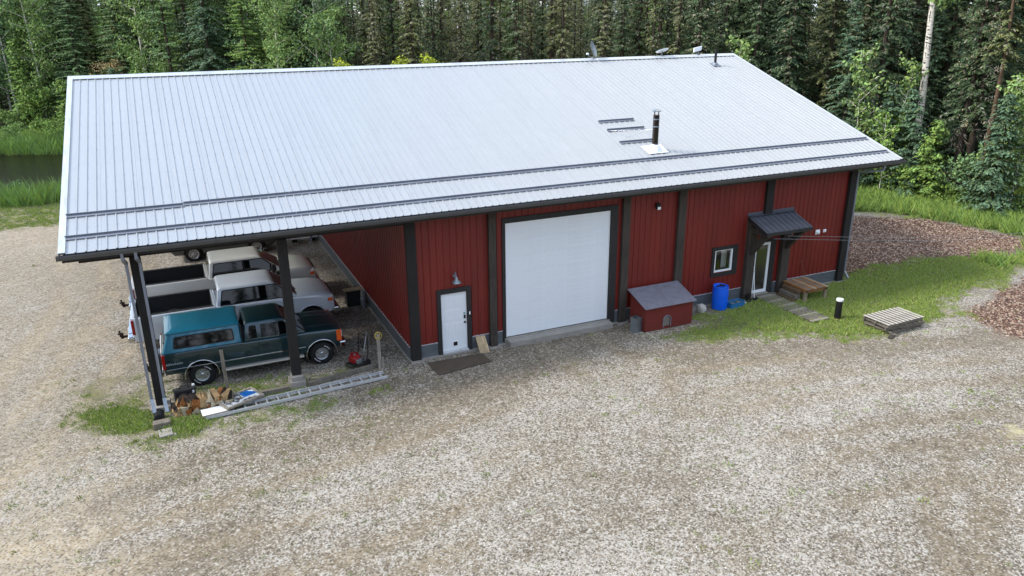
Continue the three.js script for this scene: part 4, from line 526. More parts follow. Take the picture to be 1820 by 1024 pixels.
function leafyParts(o) {
  const r = rng(o.seed), T = trunkGeo(o.H * 0.97, o.r0, 0.015, o.bend, r), L = new Leaves(), limbs = [T.g];
  const cl = [];
  for (let k = 0; k < o.limbs; k++) { const y = o.H * (o.base + (0.98 - o.base) * Math.pow(k / o.limbs, 0.9)), az = r() * 6.283, [tx, tz] = T.at(y); const u = (y / o.H - o.base) / (1 - o.base), R = o.R * (0.5 + 0.6 * r()) * Math.sqrt(Math.max(0.06, 1 - Math.pow(Math.abs(u - 0.35) / 0.72, 2))); const e = [tx + Math.cos(az) * R, y + R * (0.35 + 0.4 * r()), tz + Math.sin(az) * R]; limbs.push(rod([tx, y - 0.1, tz], e, 0.018 + 0.012 * r(), 4)); for (let q = 1; q <= 3; q++) cl.push([mixn(tx, e[0], q / 3), mixn(y, e[1], q / 3), mixn(tz, e[2], q / 3), R * 0.3 + 0.22]); }
  for (const [x, y, z, s] of cl) { const n = Math.round(o.leaves * (0.6 + 0.8 * r())), shade = 0.85 + 0.3 * r(); for (let i = 0; i < n; i++) { const a = r() * 6.283, b = Math.acos(2 * r() - 1), q = s * Math.cbrt(r()); const pos = [x + q * Math.sin(b) * Math.cos(a), y + q * 0.8 * Math.cos(b), z + q * Math.sin(b) * Math.sin(a)]; const dd = norm3([r() - 0.5, r() - 0.75, r() - 0.5]), sv = norm3(cross3(dd, [r() - 0.5, r() - 0.5, r() - 0.5])); const l = o.ls * (0.6 + 0.8 * r()); const c = tint(o.c, r, 0.3); L.kite(pos, dd, sv, l, l * 0.36, [c[0] * shade, c[1] * shade, c[2] * shade]); } }
  return { trunk: merge(limbs), crown: L.geo() };
}
const CG = { dark: [0.075, 0.118, 0.046], olive: [0.140, 0.158, 0.052], blue: [0.105, 0.175, 0.090], fresh: [0.20, 0.31, 0.065], larch: [0.15, 0.245, 0.095], lichen: [0.25, 0.23, 0.155], deadTwig: [0.22, 0.185, 0.145], lime: [0.40, 0.46, 0.04], aspen: [0.225, 0.33, 0.095], tan: [0.40, 0.30, 0.14] };
const KINDS = {};
function kind(key, n, f, trunkMat, name, part = 'crown') { KINDS[key] = []; for (let i = 0; i < n; i++) { const p = f(i); KINDS[key].push({ ...p, trunkMat, name, part }); } }
kind('tall', 6, (i) => spruceParts({ seed: 101 + i, H: 16.5 + 3.5 * ((i * 7) % 6) / 6, R: 1.25 + 0.14 * (i % 3), r0: 0.15 + 0.01 * i, base: 3.2 + 0.9 * (i % 4), dead: 0.8, step: 0.27, nb: 4, sp: 0.11, tw: 3, tl: 0.6, droop: 0.42, gap: 0.3, lichen: 0.10 + 0.07 * (i % 3), c: i % 3 === 1 ? CG.olive : CG.dark, cl: CG.lichen, cd: CG.deadTwig, hang: 1.2 }), M.bark, 'spruce_tree');
kind('thin', 4, (i) => spruceParts({ seed: 201 + i, H: 15 + 3 * (i % 3), R: 0.85, r0: 0.11, base: 5.5 + 1.0 * i, dead: 0.7, step: 0.26, nb: 4, sp: 0.10, tw: 3, tl: 0.5, droop: 0.5, gap: 0.38, lichen: 0.3, c: CG.olive, cl: CG.lichen, cd: CG.deadTwig, hang: 1.3 }), M.bark, 'spruce_tree');
kind('full', 5, (i) => spruceParts({ seed: 301 + i, H: 13 + 1.6 * i, R: 2.0 + 0.16 * i, r0: 0.17 + 0.012 * i, base: 0.9 + 0.5 * (i % 3), dead: 0.4, step: 0.21, nb: 5, sp: 0.12, tw: 4, tl: 0.62, droop: 0.36, gap: 0.24, lichen: 0.05, c: [CG.blue, CG.dark, CG.olive, CG.blue, CG.dark][i], cl: CG.lichen, cd: CG.deadTwig }), M.bark, 'spruce_tree');
kind('pole', 2, (i) => spruceParts({ seed: 281 + i, H: 17 + i, R: 1.15, r0: 0.16, base: 7.0 + i, dead: 4.2, step: 0.26, nb: 4, sp: 0.11, tw: 3, tl: 0.55, droop: 0.45, gap: 0.3, lichen: 0.15, c: CG.olive, cl: CG.lichen, cd: CG.deadTwig, bend: 0.7 }), std('#8a715c', 0.95, 0, { map: rep(barkTex, 1.2, 0.5) }), 'spruce_tree');
kind('small', 3, (i) => spruceParts({ seed: 351 + i, H: 4.2 + 1.3 * i, R: 1.15 + 0.15 * i, r0: 0.07, base: 0.25, dead: 0.2, step: 0.14, nb: 5, sp: 0.13, tw: 3, tl: 0.6, droop: 0.25, gap: 0.1, lichen: 0.0, c: i === 1 ? CG.blue : CG.fresh, cl: CG.fresh, cd: CG.deadTwig }), M.bark, 'spruce_tree');
kind('larch', 4, (i) => spruceParts({ seed: 401 + i, H: 14 + 1.5 * i, R: 2.2 + 0.2 * i, r0: 0.16, base: 1.2, dead: 0.5, step: 0.2, nb: 5, sp: 0.13, tw: 4, tl: 0.5, droop: 0.2, gap: 0.32, lichen: 0.04, c: i % 2 ? CG.larch : CG.fresh, cl: CG.lichen, cd: CG.deadTwig, hang: 0.7 }), M.bark, 'larch_tree');
kind('aspen', 4, (i) => leafyParts({ seed: 501 + i, H: 11 + 2.0 * i, R: 2.1 + 0.2 * i, r0: 0.12, bend: 0.5, base: 0.2, limbs: 34, leaves: 60, ls: 0.18, c: [CG.aspen, CG.fresh, CG.aspen, CG.larch][i] }), M.birch, 'aspen_tree');
kind('sapling', 3, (i) => leafyParts({ seed: 551 + i, H: 4.5 + 1.2 * i, R: 1.0, r0: 0.035, bend: 0.3, base: 0.25, limbs: 16, leaves: 24, ls: 0.17, c: i === 1 ? CG.fresh : CG.aspen }), M.birch, 'aspen_sapling');
kind('lime', 2, (i) => leafyParts({ seed: 571 + i, H: 7.8, R: 1.3, r0: 0.06, bend: 0.3, base: 0.3, limbs: 22, leaves: 30, ls: 0.2, c: CG.lime }), M.birch, 'young_aspen');
kind('tan', 1, (i) => leafyParts({ seed: 581 + i, H: 9.3, R: 2.5, r0: 0.1, bend: 0.4, base: 0.3, limbs: 26, leaves: 28, ls: 0.18, c: CG.tan }), M.bark, 'browning_willow');
kind('bush', 4, (i) => leafyParts({ seed: 601 + i, H: 1.5 + 0.5 * i, R: 1.0 + 0.2 * i, r0: 0.03, bend: 0.25, base: 0.08, limbs: 14, leaves: 46, ls: 0.14, c: [CG.fresh, CG.aspen, CG.larch, CG.fresh][i] }), M.bark, 'leafy_bush', 'foliage');
kind('brownBush', 1, (i) => leafyParts({ seed: 641, H: 1.8, R: 1.1, r0: 0.03, bend: 0.2, base: 0.06, limbs: 14, leaves: 40, ls: 0.13, c: [0.17, 0.14, 0.05] }), M.bark, 'browning_bush', 'foliage');
const land = (x, z) => (x > YX0 && x < YX1 && z > YZ0 && z < YZ1 ? 0 : landH(x, z)) - 0.05;
let treeCount = 0;
function plant(key, i, x, z, turn, label, cat, grp, scale = 1) { const K = KINDS[key][i % KINDS[key].length]; const t = thing(K.name, label, cat, [x, land(x, z), z], turn, grp); if (scale !== 1) t.scale.set(scale, scale, scale); mesh('trunk', K.trunk, K.trunkMat, t); mesh(K.part, K.crown, M.leaf, t); treeCount++; return t; }
// camera test used only to leave out trees the picture cannot show
camera.updateMatrixWorld(); camera.updateProjectionMatrix();
const px = (x, y, z) => { const v = new THREE.Vector3(x, y, z).project(camera); return [910 + 910 * v.x, 512 - 512 * v.y, v.z]; };
const EDGE = [[38, 14], [36.5, 4], [36.5, -2], [35, -8], [32.5, -13.5], [25, -25], [15, -33], [3, -40], [-5, -48], [-8.5, -56], [-12, -63], [-20, -68], [-32, -72], [-48, -74], [-80, -76]];
const REGION = [...EDGE, [-120, -160], [0, -190], [120, -110], [130, 14]];
{
  const r = rng(9), cand = [];
  for (let gx = -75; gx < 110; gx += 2.5) for (let gz = -140; gz < 16; gz += 2.5) {
    const x = gx + (r() - 0.5) * 2.2, z = gz + (r() - 0.5) * 2.2, keep = r(), pick = r(), vi = r(), tn = r() * 6.28, sc = 0.88 + 0.26 * r();
    const d = -sdPoly(REGION, x, z); if (d < 0.6 || d > 46) continue; if (d > 14 && keep > 0.6) continue; if (d > 26 && keep > 0.42) continue;
    const [u, v] = px(x, 6, z); if (u < -110 || u > 1930) continue;
    if (Math.hypot(x - 36.4, z + 11.2) < 2.2) continue;
    cand.push({ x, z, d, pick, vi, tn, sc, u, dist: Math.hypot(x + 6.1, z - 21.9) });
  }
  cand.sort((a, b) => a.d - b.d); const far = [];
  const zones = { left: ['in the mixed wood beyond the pond', 'trees beyond the pond'], mid: ['in the dense wood behind the ridge', 'trees behind the ridge'], right: ['in the wood beyond the wood-chip bed', 'trees beyond the wood-chip bed'] };
  let n = 0;
  for (const c of cand) {
    const zone = c.u < 600 ? 'left' : c.u < 1230 ? 'mid' : 'right'; let key;
    if (zone === 'left') key = c.d < 9 ? (c.pick < 0.40 ? 'larch' : c.pick < 0.74 ? 'aspen' : c.pick < 0.92 ? 'full' : 'tall') : (c.pick < 0.42 ? 'tall' : c.pick < 0.6 ? 'full' : c.pick < 0.82 ? 'larch' : 'aspen');
    else if (zone === 'mid') key = c.pick < 0.52 ? 'thin' : c.pick < 0.95 ? 'tall' : 'aspen';
    else key = c.d < 7 ? (c.pick < 0.42 ? 'full' : c.pick < 0.8 ? 'tall' : c.pick < 0.9 ? 'thin' : 'aspen') : (c.pick < 0.5 ? 'tall' : c.pick < 0.8 ? 'full' : 'thin');
    const vi = Math.floor(c.vi * 12); c.key = key; c.vi = vi;
    if (n < 285) { n++; const nm = { tall: 'tall dark spruce with a ragged narrow crown', thin: 'thin spruce pole with bare lower trunk', full: 'full spruce branched nearly to the ground', larch: 'soft green larch with feathery boughs', aspen: 'leafy green aspen with pale trunk' }[key]; plant(key, vi, c.x, c.z, c.tn, nm + ' ' + zones[zone][0], 'tree', nm + ', ' + zones[zone][1], c.sc); }
    else far.push(c);
  }
  // the wood behind them, and the wood that closes the yard on the camera's side, read as one mass
  const RING = [[46, 16], [48, 40], [30, 52], [-10, 54], [-30, 46], [-34, 20], [-33, -6], [-36, -24]];
  for (let k = 0; k < 320; k++) { const a = k / 320 * (RING.length - 1.001), ai = a | 0, af = a - ai, o = r() * 12, rx = mixn(RING[ai][0], RING[ai + 1][0], af), rz = mixn(RING[ai][1], RING[ai + 1][1], af), rl = Math.hypot(rx - 4, rz - 5); far.push({ x: rx + (rx - 4) / rl * o, z: rz + (rz - 5) / rl * o, key: r() < 0.7 ? 'tall' : 'full', vi: Math.floor(r() * 6), tn: r() * 6.28, sc: 0.9 + 0.3 * r() }); }
  const brown = [0.06, 0.05, 0.04]; const whole = (K) => { const t = K.trunk.index ? K.trunk.toNonIndexed() : K.trunk.clone(); const cc = new Float32Array(t.attributes.position.count * 3); for (let i = 0; i < cc.length; i++) cc[i] = brown[i % 3]; t.setAttribute('color', new THREE.BufferAttribute(cc, 3)); t.deleteAttribute('uv'); const c = K.crown.clone(); return mergeGeometries([t, c]); };
  const byGeo = new Map(); const pool = { tall: KINDS.tall.slice(0, 3), thin: KINDS.thin.slice(0, 2), full: KINDS.full.slice(0, 2), larch: KINDS.larch.slice(0, 2), aspen: KINDS.aspen.slice(0, 2) };
  const wood = new THREE.Group(); wood.name = 'background_wood'; wood.userData = { kind: 'stuff', label: 'dense wood of spruce and larch closing in all round the clearing', category: 'forest' }; scene.add(wood);
  for (const c of far) { const K = pool[c.key][c.vi % pool[c.key].length]; if (!byGeo.has(K)) byGeo.set(K, []); byGeo.get(K).push(c); }
  for (const [K, list] of byGeo) { const im = lit(new THREE.InstancedMesh(whole(K), M.leaf, list.length)); const m = new THREE.Matrix4(), q = new THREE.Quaternion(); list.forEach((c, i) => { q.setFromAxisAngle(new THREE.Vector3(0, 1, 0), c.tn); im.setMatrixAt(i, m.compose(new THREE.Vector3(c.x, land(c.x, c.z), c.z), q, new THREE.Vector3(c.sc, c.sc, c.sc))); }); im.name = 'tree_mass'; im.userData.kind = 'stuff'; wood.add(im); }
  console.log('trees', n, 'far', far.length);
  // saplings, young spruces and bushes along the edge of the wood
  const under = [];
  for (let k = 0; k < 150; k++) { const t = r() * (EDGE.length - 1), i = Math.min(EDGE.length - 2, t | 0), f = t - i; const x = mixn(EDGE[i][0], EDGE[i + 1][0], f) + (r() - 0.62) * 3.4, z = mixn(EDGE[i][1], EDGE[i + 1][1], f) + (r() - 0.5) * 3; const [u, v] = px(x, 1, z); const pk = r(), vi = Math.floor(r() * 12), tn = r() * 6.28, sc = 0.75 + 0.6 * r(); if (u < -40 || u > 1860) continue; if (u > 560 && u < 1240) continue; const key = pk < 0.5 ? 'bush' : pk < 0.72 ? 'sapling' : pk < 0.96 ? 'small' : 'brownBush'; const zone = u < 600 ? 'beyond the pond' : 'beyond the wood-chip bed'; const nm = { bush: 'rounded green bush', sapling: 'slender green sapling', small: 'young spruce', brownBush: 'yellow-brown bush' }[key]; plant(key, vi, x, z, tn, nm + ' at the edge of the wood ' + zone, key === 'bush' || key === 'brownBush' ? 'bush' : 'tree', nm + 's ' + zone, sc); }
  // pale birch, bare poles and young aspens that stand out
  const b = thing('birch_tree', 'leaning white birch trunk with black marks among the spruces', 'tree', [36.3, -0.05, -11.4], 0); for (const [x, z, l] of [[35.3, -6.1, 'tall brown bare spruce trunk standing at the edge beyond the wood-chip bed'], [36.2, -3.4, 'brown bare spruce trunk leaning beside thin pale saplings']]) plant('pole', Math.round(x), x, z, x, l, 'tree');
  for (const [x, z] of [[34.9, -3.9], [35.0, -4.6]]) plant('sapling', 2, x, z, x, 'thin pale-stemmed sapling in front of the bare brown trunk', 'tree', 'pale saplings by the brown trunk', 1.1);
  const br = rng(5), bt = trunkGeo(13.5, 0.25, 0.14, 0.9, br, 14, 10); bt.g.rotateZ(-0.03); mesh('trunk', bt.g, M.birch, b); const bc = leafyParts({ seed: 777, H: 15, R: 1.9, r0: 0.05, bend: 0.4, base: 0.72, limbs: 16, leaves: 26, ls: 0.2, c: CG.aspen }); mesh('crown', bc.crown, M.leaf, b);
  for (const [x, z, s] of [[9.4, -34.5, 0.97], [13.1, -34.8, 0.98], [6.7, -35.2, 0.96]]) plant('lime', Math.round(x), x, z, x, 'bright yellow-green young aspen just showing above the ridge', 'tree', 'yellow-green aspens above the ridge', s);
  for (const [x, z, k, s] of [[-13.6, -32.6, 0, 0.5], [-15.2, -33.0, 2, 0.45], [-17.6, -32.4, 1, 0.6], [-15.5, -55.4, 3, 0.8], [-18.5, -57, 1, 0.9], [-13.4, -54, 2, 0.7], [-21, -58.5, 0, 0.9]]) plant('bush', k, x, z, x * 3, 'low leafy bush growing on the bank of the pond', 'bush', 'bushes on the pond bank', s);
  plant('brownBush', 0, -12.6, -53.4, 0.4, 'tan dry bush standing on the far pond bank', 'bush', null, 0.9);
  plant('tan', 0, -10.5, -60.5, 1.2, 'tan browning willow at the foot of the far larches', 'tree', null, 0.72);
}
// grass: tufts as one mass per kind
function tuft(seed, n, h, w, spread, cols) { const r = rng(seed), L = new Leaves(); for (let i = 0; i < n; i++) { const a = r() * 6.283, q = spread * Math.sqrt(r()), lean = 0.25 + 0.6 * r(), b = r() * 6.283; const o = [Math.cos(a) * q, 0, Math.sin(a) * q], d = norm3([Math.cos(b) * lean, 1, Math.sin(b) * lean]), s = norm3(cross3(d, [Math.sin(b), 0.1, -Math.cos(b)])); L.kite(o, d, s, h * (0.5 + 0.7 * r()), w * (0.7 + 0.6 * r()), tint(cols[Math.floor(r() * cols.length)], r, 0.3)); } return L.geo(); }
function scatter(name, geos, pts, label, cat, mat = M.leaf) { const g = new THREE.Group(); g.name = numbered(name); g.userData = { kind: 'stuff', label, category: cat }; scene.add(g); geos.forEach((geo, k) => { const sel = pts.filter((_, i) => i % geos.length === k); if (!sel.length) return; const im = lit(new THREE.InstancedMesh(geo, mat, sel.length)), m = new THREE.Matrix4(), q = new THREE.Quaternion(), e = new THREE.Euler(); sel.forEach((p, i) => { e.set(p[5] || 0, p[3], p[6] || 0); im.setMatrixAt(i, m.compose(new THREE.Vector3(p[0], p[1], p[2]), q.setFromEuler(e), new THREE.Vector3(p[4], p[4] * (p[7] || 1), p[4]))); }); im.name = name + '_pieces'; im.userData.kind = 'stuff'; g.add(im); }); return g; }
{
  const r = rng(21), greens = [[0.27, 0.37, 0.06], [0.37, 0.45, 0.09], [0.21, 0.31, 0.05], [0.42, 0.42, 0.17]], dry = [[0.30, 0.28, 0.13], [0.17, 0.23, 0.05]];
  const lawn = [1, 2, 3].map((k) => tuft(700 + k, 16, 0.10, 0.012, 0.11, greens)), mixed = [1, 2].map((k) => tuft(720 + k, 12, 0.07, 0.010, 0.11, [...greens, ...dry])), tall = [1, 2, 3].map((k) => tuft(740 + k, 16, 0.55, 0.02, 0.24, [[0.2, 0.31, 0.05], [0.26, 0.34, 0.08], [0.17, 0.27, 0.06]])), reed = [1, 2].map((k) => tuft(760 + k, 14, 1.15, 0.022, 0.3, [[0.21, 0.34, 0.06], [0.17, 0.28, 0.08]]));
  const inB = (x, z) => x > -0.1 && x < 18.75 && z < 0.26 && z > -19.9;
  const a = [], b = [], c = [], d = [];
  for (let k = 0; k < 190000; k++) { const near = k > 110000, x = near ? (r() < 0.8 ? 8 + r() * 22 : -11 + r() * 11) : YX0 + r() * (YX1 - YX0), z = near ? -1 + r() * 7 : YZ0 + r() * (YZ1 - YZ0), q = r(), t = r() * 6.28, s = 0.45 + 1.2 * r() * r() + 0.2 * r(); if (inB(x, z)) continue; if (x > 8.1 && x < 10.15 && z > 0.3 && z < 1.3) continue; const g = look(fGrass, x, z) + (fbm(x * 1.4, z * 1.4, 3) - 0.5) * 1.6; if (look(fMulch, x, z) > 0.2 && q > 0.015) continue; if (g > 0.25 && q < 0.25 + 1.1 * sstep(0.35, 0.62, fbm(x * 0.9 + 5, z * 0.9 + 2, 4)) * (x > 8 && x < 13 && z > 0 ? 0.35 : 1)) { if (x > 19 && z < -7 || x > 30) c.push([x, yardH(x, z) - 0.02, z, t, s * 0.7]); else (x > 12 || x < -6 ? a : b).push([x, yardH(x, z) - 0.01, z, t, s]); } else if (g > -0.35 && q < 0.35) b.push([x, yardH(x, z) - 0.01, z, t, s * 0.9]); else if (q < 0.010 && fbm(x * 0.5 + 7, z * 0.5, 3) > 0.5 && !(x > -8 && x < 0 && z < -0.6)) b.push([x, yardH(x, z) - 0.01, z, t, s * 0.9]); }
  for (let k = 0; k < 9000; k++) { const x = -12 + r() * 34, z = 1.5 + r() * 14.5, q = r(), t = r() * 6.28, s = 0.5 + 0.9 * r() * r(); if (inB(x, z) || look(fMulch, x, z) > 0) continue; if (q < 1.3 * (fbm(x * 0.4 + 3, z * 0.55 + 8, 4) - 0.42) * (1 - look(fTrack, x, z))) b.push([x, yardH(x, z) - 0.01, z, t, s]); }
  for (let k = 0; k < 26000; k++) { const x = -34 + r() * 30, z = -70 + r() * 39.5, t = r() * 6.28, s = 0.7 + 0.7 * r(); const p = sdPoly(POND, x, z); if (p < 0.1) continue; if (p < 1.2 + 3.2 * fbm(x * 0.5, z * 0.5, 3) && r() < 0.6) d.push([x, landH(x, z) - 0.05, z, t, s]); else if (r() < 0.8) c.push([x, landH(x, z) - 0.03, z, t, s * (z > -36 ? 0.6 : 0.9)]); }
  for (let k = 0; k < 16000; k++) { const x = 26 + r() * 18, z = -26 + r() * 34, t = r() * 6.28, s = 0.7 + 0.8 * r(); if (x > YX0 && x < YX1 && z > YZ0 && z < YZ1 && look(fGrass, x, z) < 0.4) continue; c.push([x, land(x, z), z, t, s]); }
  scatter('short_grass', lawn, a, 'short green grass patches round the building and the left post', 'grass'); scatter('sparse_weeds', mixed, b, 'sparse low weeds and thin grass growing through the gravel', 'weeds'); scatter('tall_grass', tall, c, 'tall green grass along the pond and the edge of the wood', 'grass'); scatter('pond_reeds', reed, d, 'upright green reeds fringing the pond', 'reeds');
  // loose stones and chips
  const stone = (seed) => { const q = rng(seed), g = new THREE.IcosahedronGeometry(1, 0), p = g.attributes.position, mm = new Map(); for (let i = 0; i < p.count; i++) { const k = [p.getX(i), p.getY(i), p.getZ(i)].map((v) => v.toFixed(3)).join(); if (!mm.has(k)) mm.set(k, 0.7 + 0.5 * q()); const s = mm.get(k); p.setXYZ(i, p.getX(i) * s, p.getY(i) * s * 0.6, p.getZ(i) * s * 0.8); } g.computeVertexNormals(); boxUV(g); return g; };
  const sm = ['#bcb4a7', '#aba297', '#9a9186', '#c8c0b3', '#8b8379', '#b3a693'].map((c) => std(c, 0.9)); const lists = sm.map(() => []);
  for (let k = 0; k < 210000; k++) { const x = -14 + r() * 36, z = -3 + r() * 19; const q = r(), t = r() * 6.28, s = 0.011 + 0.017 * r() * r() + (r() < 0.015 ? 0.015 : 0), w = Math.floor(r() * 6); if (inB(x, z)) continue; const dens = clamp(0.42 + 1.6 * (look(fPatch, x, z) - 0.5) + 0.8 * (look(fPatch2, x, z) - 0.5) - 0.4 * look(fTrack, x, z) - 0.4 * look(fLane, x, z)); if (q > dens || look(fMulch, x, z) > 0 || (look(fGrass, x, z) > 0.5 && q > 0.12)) continue; lists[w].push([x, yardH(x, z) + s * 0.12, z, t, s]); }
  const stones = new THREE.Group(); stones.name = 'loose_gravel'; stones.userData = { kind: 'stuff', label: 'loose pale gravel stones strewn over the yard', category: 'gravel' }; scene.add(stones);
  lists.forEach((l, i) => { const im = lit(new THREE.InstancedMesh(stone(800 + i), sm[i], l.length)), m = new THREE.Matrix4(), q = new THREE.Quaternion(), e = new THREE.Euler(); l.forEach((p, k) => { e.set(0, p[3], 0); im.setMatrixAt(k, m.compose(new THREE.Vector3(p[0], p[1], p[2]), q.setFromEuler(e), new THREE.Vector3(p[4], p[4], p[4]))); }); im.name = 'gravel_stones'; im.userData.kind = 'stuff'; stones.add(im); });
  const chips = ['#7d5c4b', '#5e4438', '#9a7c66', '#4c3930', '#ae9a86'].map((c) => std(c, 0.95)), cl = chips.map(() => []);
  for (let k = 0; k < 110000; k++) { const x = 18.4 + r() * 14, z = -9.5 + r() * 20; const q = r(), t = r() * 6.28, s = 0.6 + 0.9 * r(), w = Math.floor(r() * 5), tx = (r() - 0.5) * 0.8, tz = (r() - 0.5) * 0.8; if (look(fMulch, x, z) < (q - 0.3) * 0.9 || inB(x, z)) continue; cl[w].push([x, yardH(x, z) + 0.01, z, t, s, tx, tz]); }
  const chip = new THREE.Group(); chip.name = 'wood_chips'; chip.userData = { kind: 'stuff', label: 'brown wood chips spread in beds beside the building', category: 'wood chips' }; scene.add(chip);
  cl.forEach((l, i) => { const im = lit(new THREE.InstancedMesh(box(0.07, 0.012, 0.018 + 0.005 * i), chips[i], l.length)), m = new THREE.Matrix4(), q = new THREE.Quaternion(), e = new THREE.Euler(); l.forEach((p, k) => { e.set(p[5], p[3], p[6]); im.setMatrixAt(k, m.compose(new THREE.Vector3(p[0], p[1], p[2]), q.setFromEuler(e), new THREE.Vector3(p[4], p[4], p[4]))); }); im.name = 'chip_pieces'; im.userData.kind = 'stuff'; chip.add(im); });
  console.log('grass', a.length, b.length, c.length, d.length, 'stones', lists.map((l) => l.length).join(), 'chips', cl[0].length * 5);
}
// ---------- things in and around the yard ----------
// dishes on the ridge
{
  const d = thing('satellite_dish', 'round grey satellite dish on a bent mast at the ridge', 'satellite dish', [12.2, RY - 0.02, RZ - 0.02]);
  const dish = new THREE.LatheGeometry([[0, 0], [0.12, 0.012], [0.22, 0.04], [0.33, 0.09], [0.335, 0.086], [0.22, 0.03], [0.1, 0.004], [0, -0.008]].map(([a, b]) => new THREE.Vector2(a, b)), 28); dish.scale(0.95, 1, 1.12); dish.rotateX(Math.PI / 2 - 0.35); dish.rotateY(0.75); dish.translate(-0.06, 0.43, -0.02); mesh('reflector', dish, M.galv, d);
  mesh('mast', tube([[0.02, 0.05, 0.0], [0.02, 0.22, 0], [0.02, 0.4, -0.03]], 0.024, 12, 8), M.galv, d); mesh('feed_arm', tube([[0.0, 0.12, 0.0], [-0.2, 0.13, 0.12], [-0.42, 0.24, 0.22]], 0.016, 12, 8), M.galv, d); mesh('feed_horn', box(0.12, 0.08, 0.08, -0.44, 0.27, 0.23, 0.02), M.whiteFrame, d); mesh('foot', box(0.16, 0.03, 0.16, 0.02, 0.065, 0, 0.006), M.galv, d);
  const s = thing('flat_dish', 'flat white oval internet dish on a short mast at the ridge', 'satellite dish', [15.95, RY - 0.01, RZ]); const g = cyl(0.30, 0.28, 0.035, 30); g.scale(1.15, 1, 0.8); g.rotateX(-0.42); g.rotateZ(0.14); g.translate(0, 0.29, 0); mesh('panel', g, M.whiteFrame, s); mesh('mast', rod([0, 0.04, 0], [0, 0.28, 0], 0.022), M.galv, s); mesh('foot', box(0.14, 0.03, 0.14, 0, 0.065, 0, 0.006), M.galv, s);
  const a = thing('panel_antenna', 'small white wedge-shaped antenna on a thin mast near the vent pipe', 'antenna', [18.0, RY - 0.01, RZ + 0.0]); const sh = new THREE.Shape([[-0.24, 0.17], [0.2, 0.26], [0.22, 0.44], [-0.22, 0.36]].map((p) => new THREE.Vector2(...p))); const ag = new THREE.ExtrudeGeometry(sh, { depth: 0.05, bevelEnabled: true, bevelSize: 0.008, bevelThickness: 0.008, bevelSegments: 1 }); mesh('panel', ag, M.whiteFrame, a); mesh('mast', rod([0.05, 0.04, 0.02], [0.05, 0.3, 0.02], 0.018), M.galv, a); mesh('foot', box(0.14, 0.03, 0.14, 0.05, 0.065, 0.02, 0.006), M.galv, a);
}
// door mat and plywood ramp
tag(mesh('door_mat', (() => { const s = new THREE.Shape([[0.42, -0.40], [0.47, -1.40], [2.34, -1.16], [2.3, -0.46]].map((p) => new THREE.Vector2(...p))); const g = new THREE.ExtrudeGeometry(s, { depth: 0.015, bevelEnabled: false }); g.rotateX(-Math.PI / 2); g.translate(0, 0.028, 0); return boxUV(g); })(), std('#55493c', 0.95, 0, { map: rep(grimeTex, 0.5, 0.5), ...bump(speckTex, 1.4, 1.4, 0.006) })), 'worn brown rubber mat lying in front of the white entry door', 'mat');
{ const b = thing('plywood_board', 'pale plywood board leaning against the wall by the entry door', 'board', [2.4, 0.0, 0.2]); const g = box(0.34, 0.02, 0.62, 0, 0, 0, 0.003); g.rotateX(0.82); g.rotateZ(0.0); const m = mesh('sheet', g, M.ply, b); m.position.set(0.0, 0.25, 0.06); mesh('batten', box(0.3, 0.03, 0.04, 0, 0.055, 0.235, 0.004), M.pale, b); }
// dog house
{
  const d = thing('dog_house', 'red dog house with grey lean-to roof and arched doorway against the wall', 'dog house', [9.13, 0, 0.78]); const hx = 0.98, zf = 0.48, zb = -0.52, yf = 0.93, yb = 1.24;
  const side = new THREE.Shape([[zb, 0.03], [zf, 0.03], [zf, yf], [zb, yb]].map(([a, b]) => new THREE.Vector2(a, b))); for (const s of [-1, 1]) { const g = new THREE.ExtrudeGeometry(side, { depth: 0.02, bevelEnabled: false }); g.rotateY(-Math.PI / 2); g.translate(s * hx + 0.01, 0, 0); boxUV(g); mesh('side_panel', g, M.shedRed, d); }
  const f = new THREE.Shape([[-hx + 0.012, 0.03], [hx - 0.012, 0.03], [hx - 0.012, yf - 0.004], [-hx + 0.012, yf - 0.004]].map((p) => new THREE.Vector2(...p))); const h = new THREE.Path(); h.moveTo(-0.22, 0.1); h.lineTo(0.06, 0.1); h.lineTo(0.06, 0.36); h.absarc(-0.08, 0.36, 0.14, 0, Math.PI, false); h.lineTo(-0.22, 0.1); f.holes.push(h); const fg = new THREE.ExtrudeGeometry(f, { depth: 0.02, bevelEnabled: false }); fg.translate(0, 0, zf - 0.02); boxUV(fg); mesh('front_panel', fg, M.shedRed, d);
  mesh('back_panel', span(-hx + 0.012, hx - 0.012, 0.03, yb - 0.02, zb + 0.001, zb + 0.02), M.shedRed, d); mesh('floor', span(-hx + 0.02, hx - 0.02, 0.03, 0.08, zb + 0.02, zf - 0.022), M.weathered, d);
  const tr = new THREE.TorusGeometry(0.155, 0.018, 8, 20, Math.PI); tr.translate(-0.08, 0.36, zf + 0.004); mesh('door_arch', [tr, rod([-0.235, 0.09, zf + 0.004], [-0.235, 0.36, zf + 0.004], 0.017), rod([0.075, 0.09, zf + 0.004], [0.075, 0.36, zf + 0.004], 0.017)], M.guard, d); for (let k = 0; k < 4; k++) mesh('door_strip', box(0.058, 0.34 + (k % 3 ? 0.06 : 0), 0.006, -0.185 + k * 0.068, 0.28 + (k % 3 ? 0.03 : 0), zf - 0.03, 0.002), std('#837b72', 0.5), d);
  const al = Math.atan2(yb - yf, zf - zb), L = Math.hypot(yb - yf, zf - zb) + 0.22; for (let k = 0; k < 2; k++) { const r = mesh('roof_sheet', box(1.08, 0.025, L, (k - 0.5) * 1.084, 0.016 + k * 0.001, 0, 0.004), M.shingle, d); r.position.set(0, (yf + yb) / 2 + 0.005, (zf + zb) / 2); r.rotation.x = al; }
}
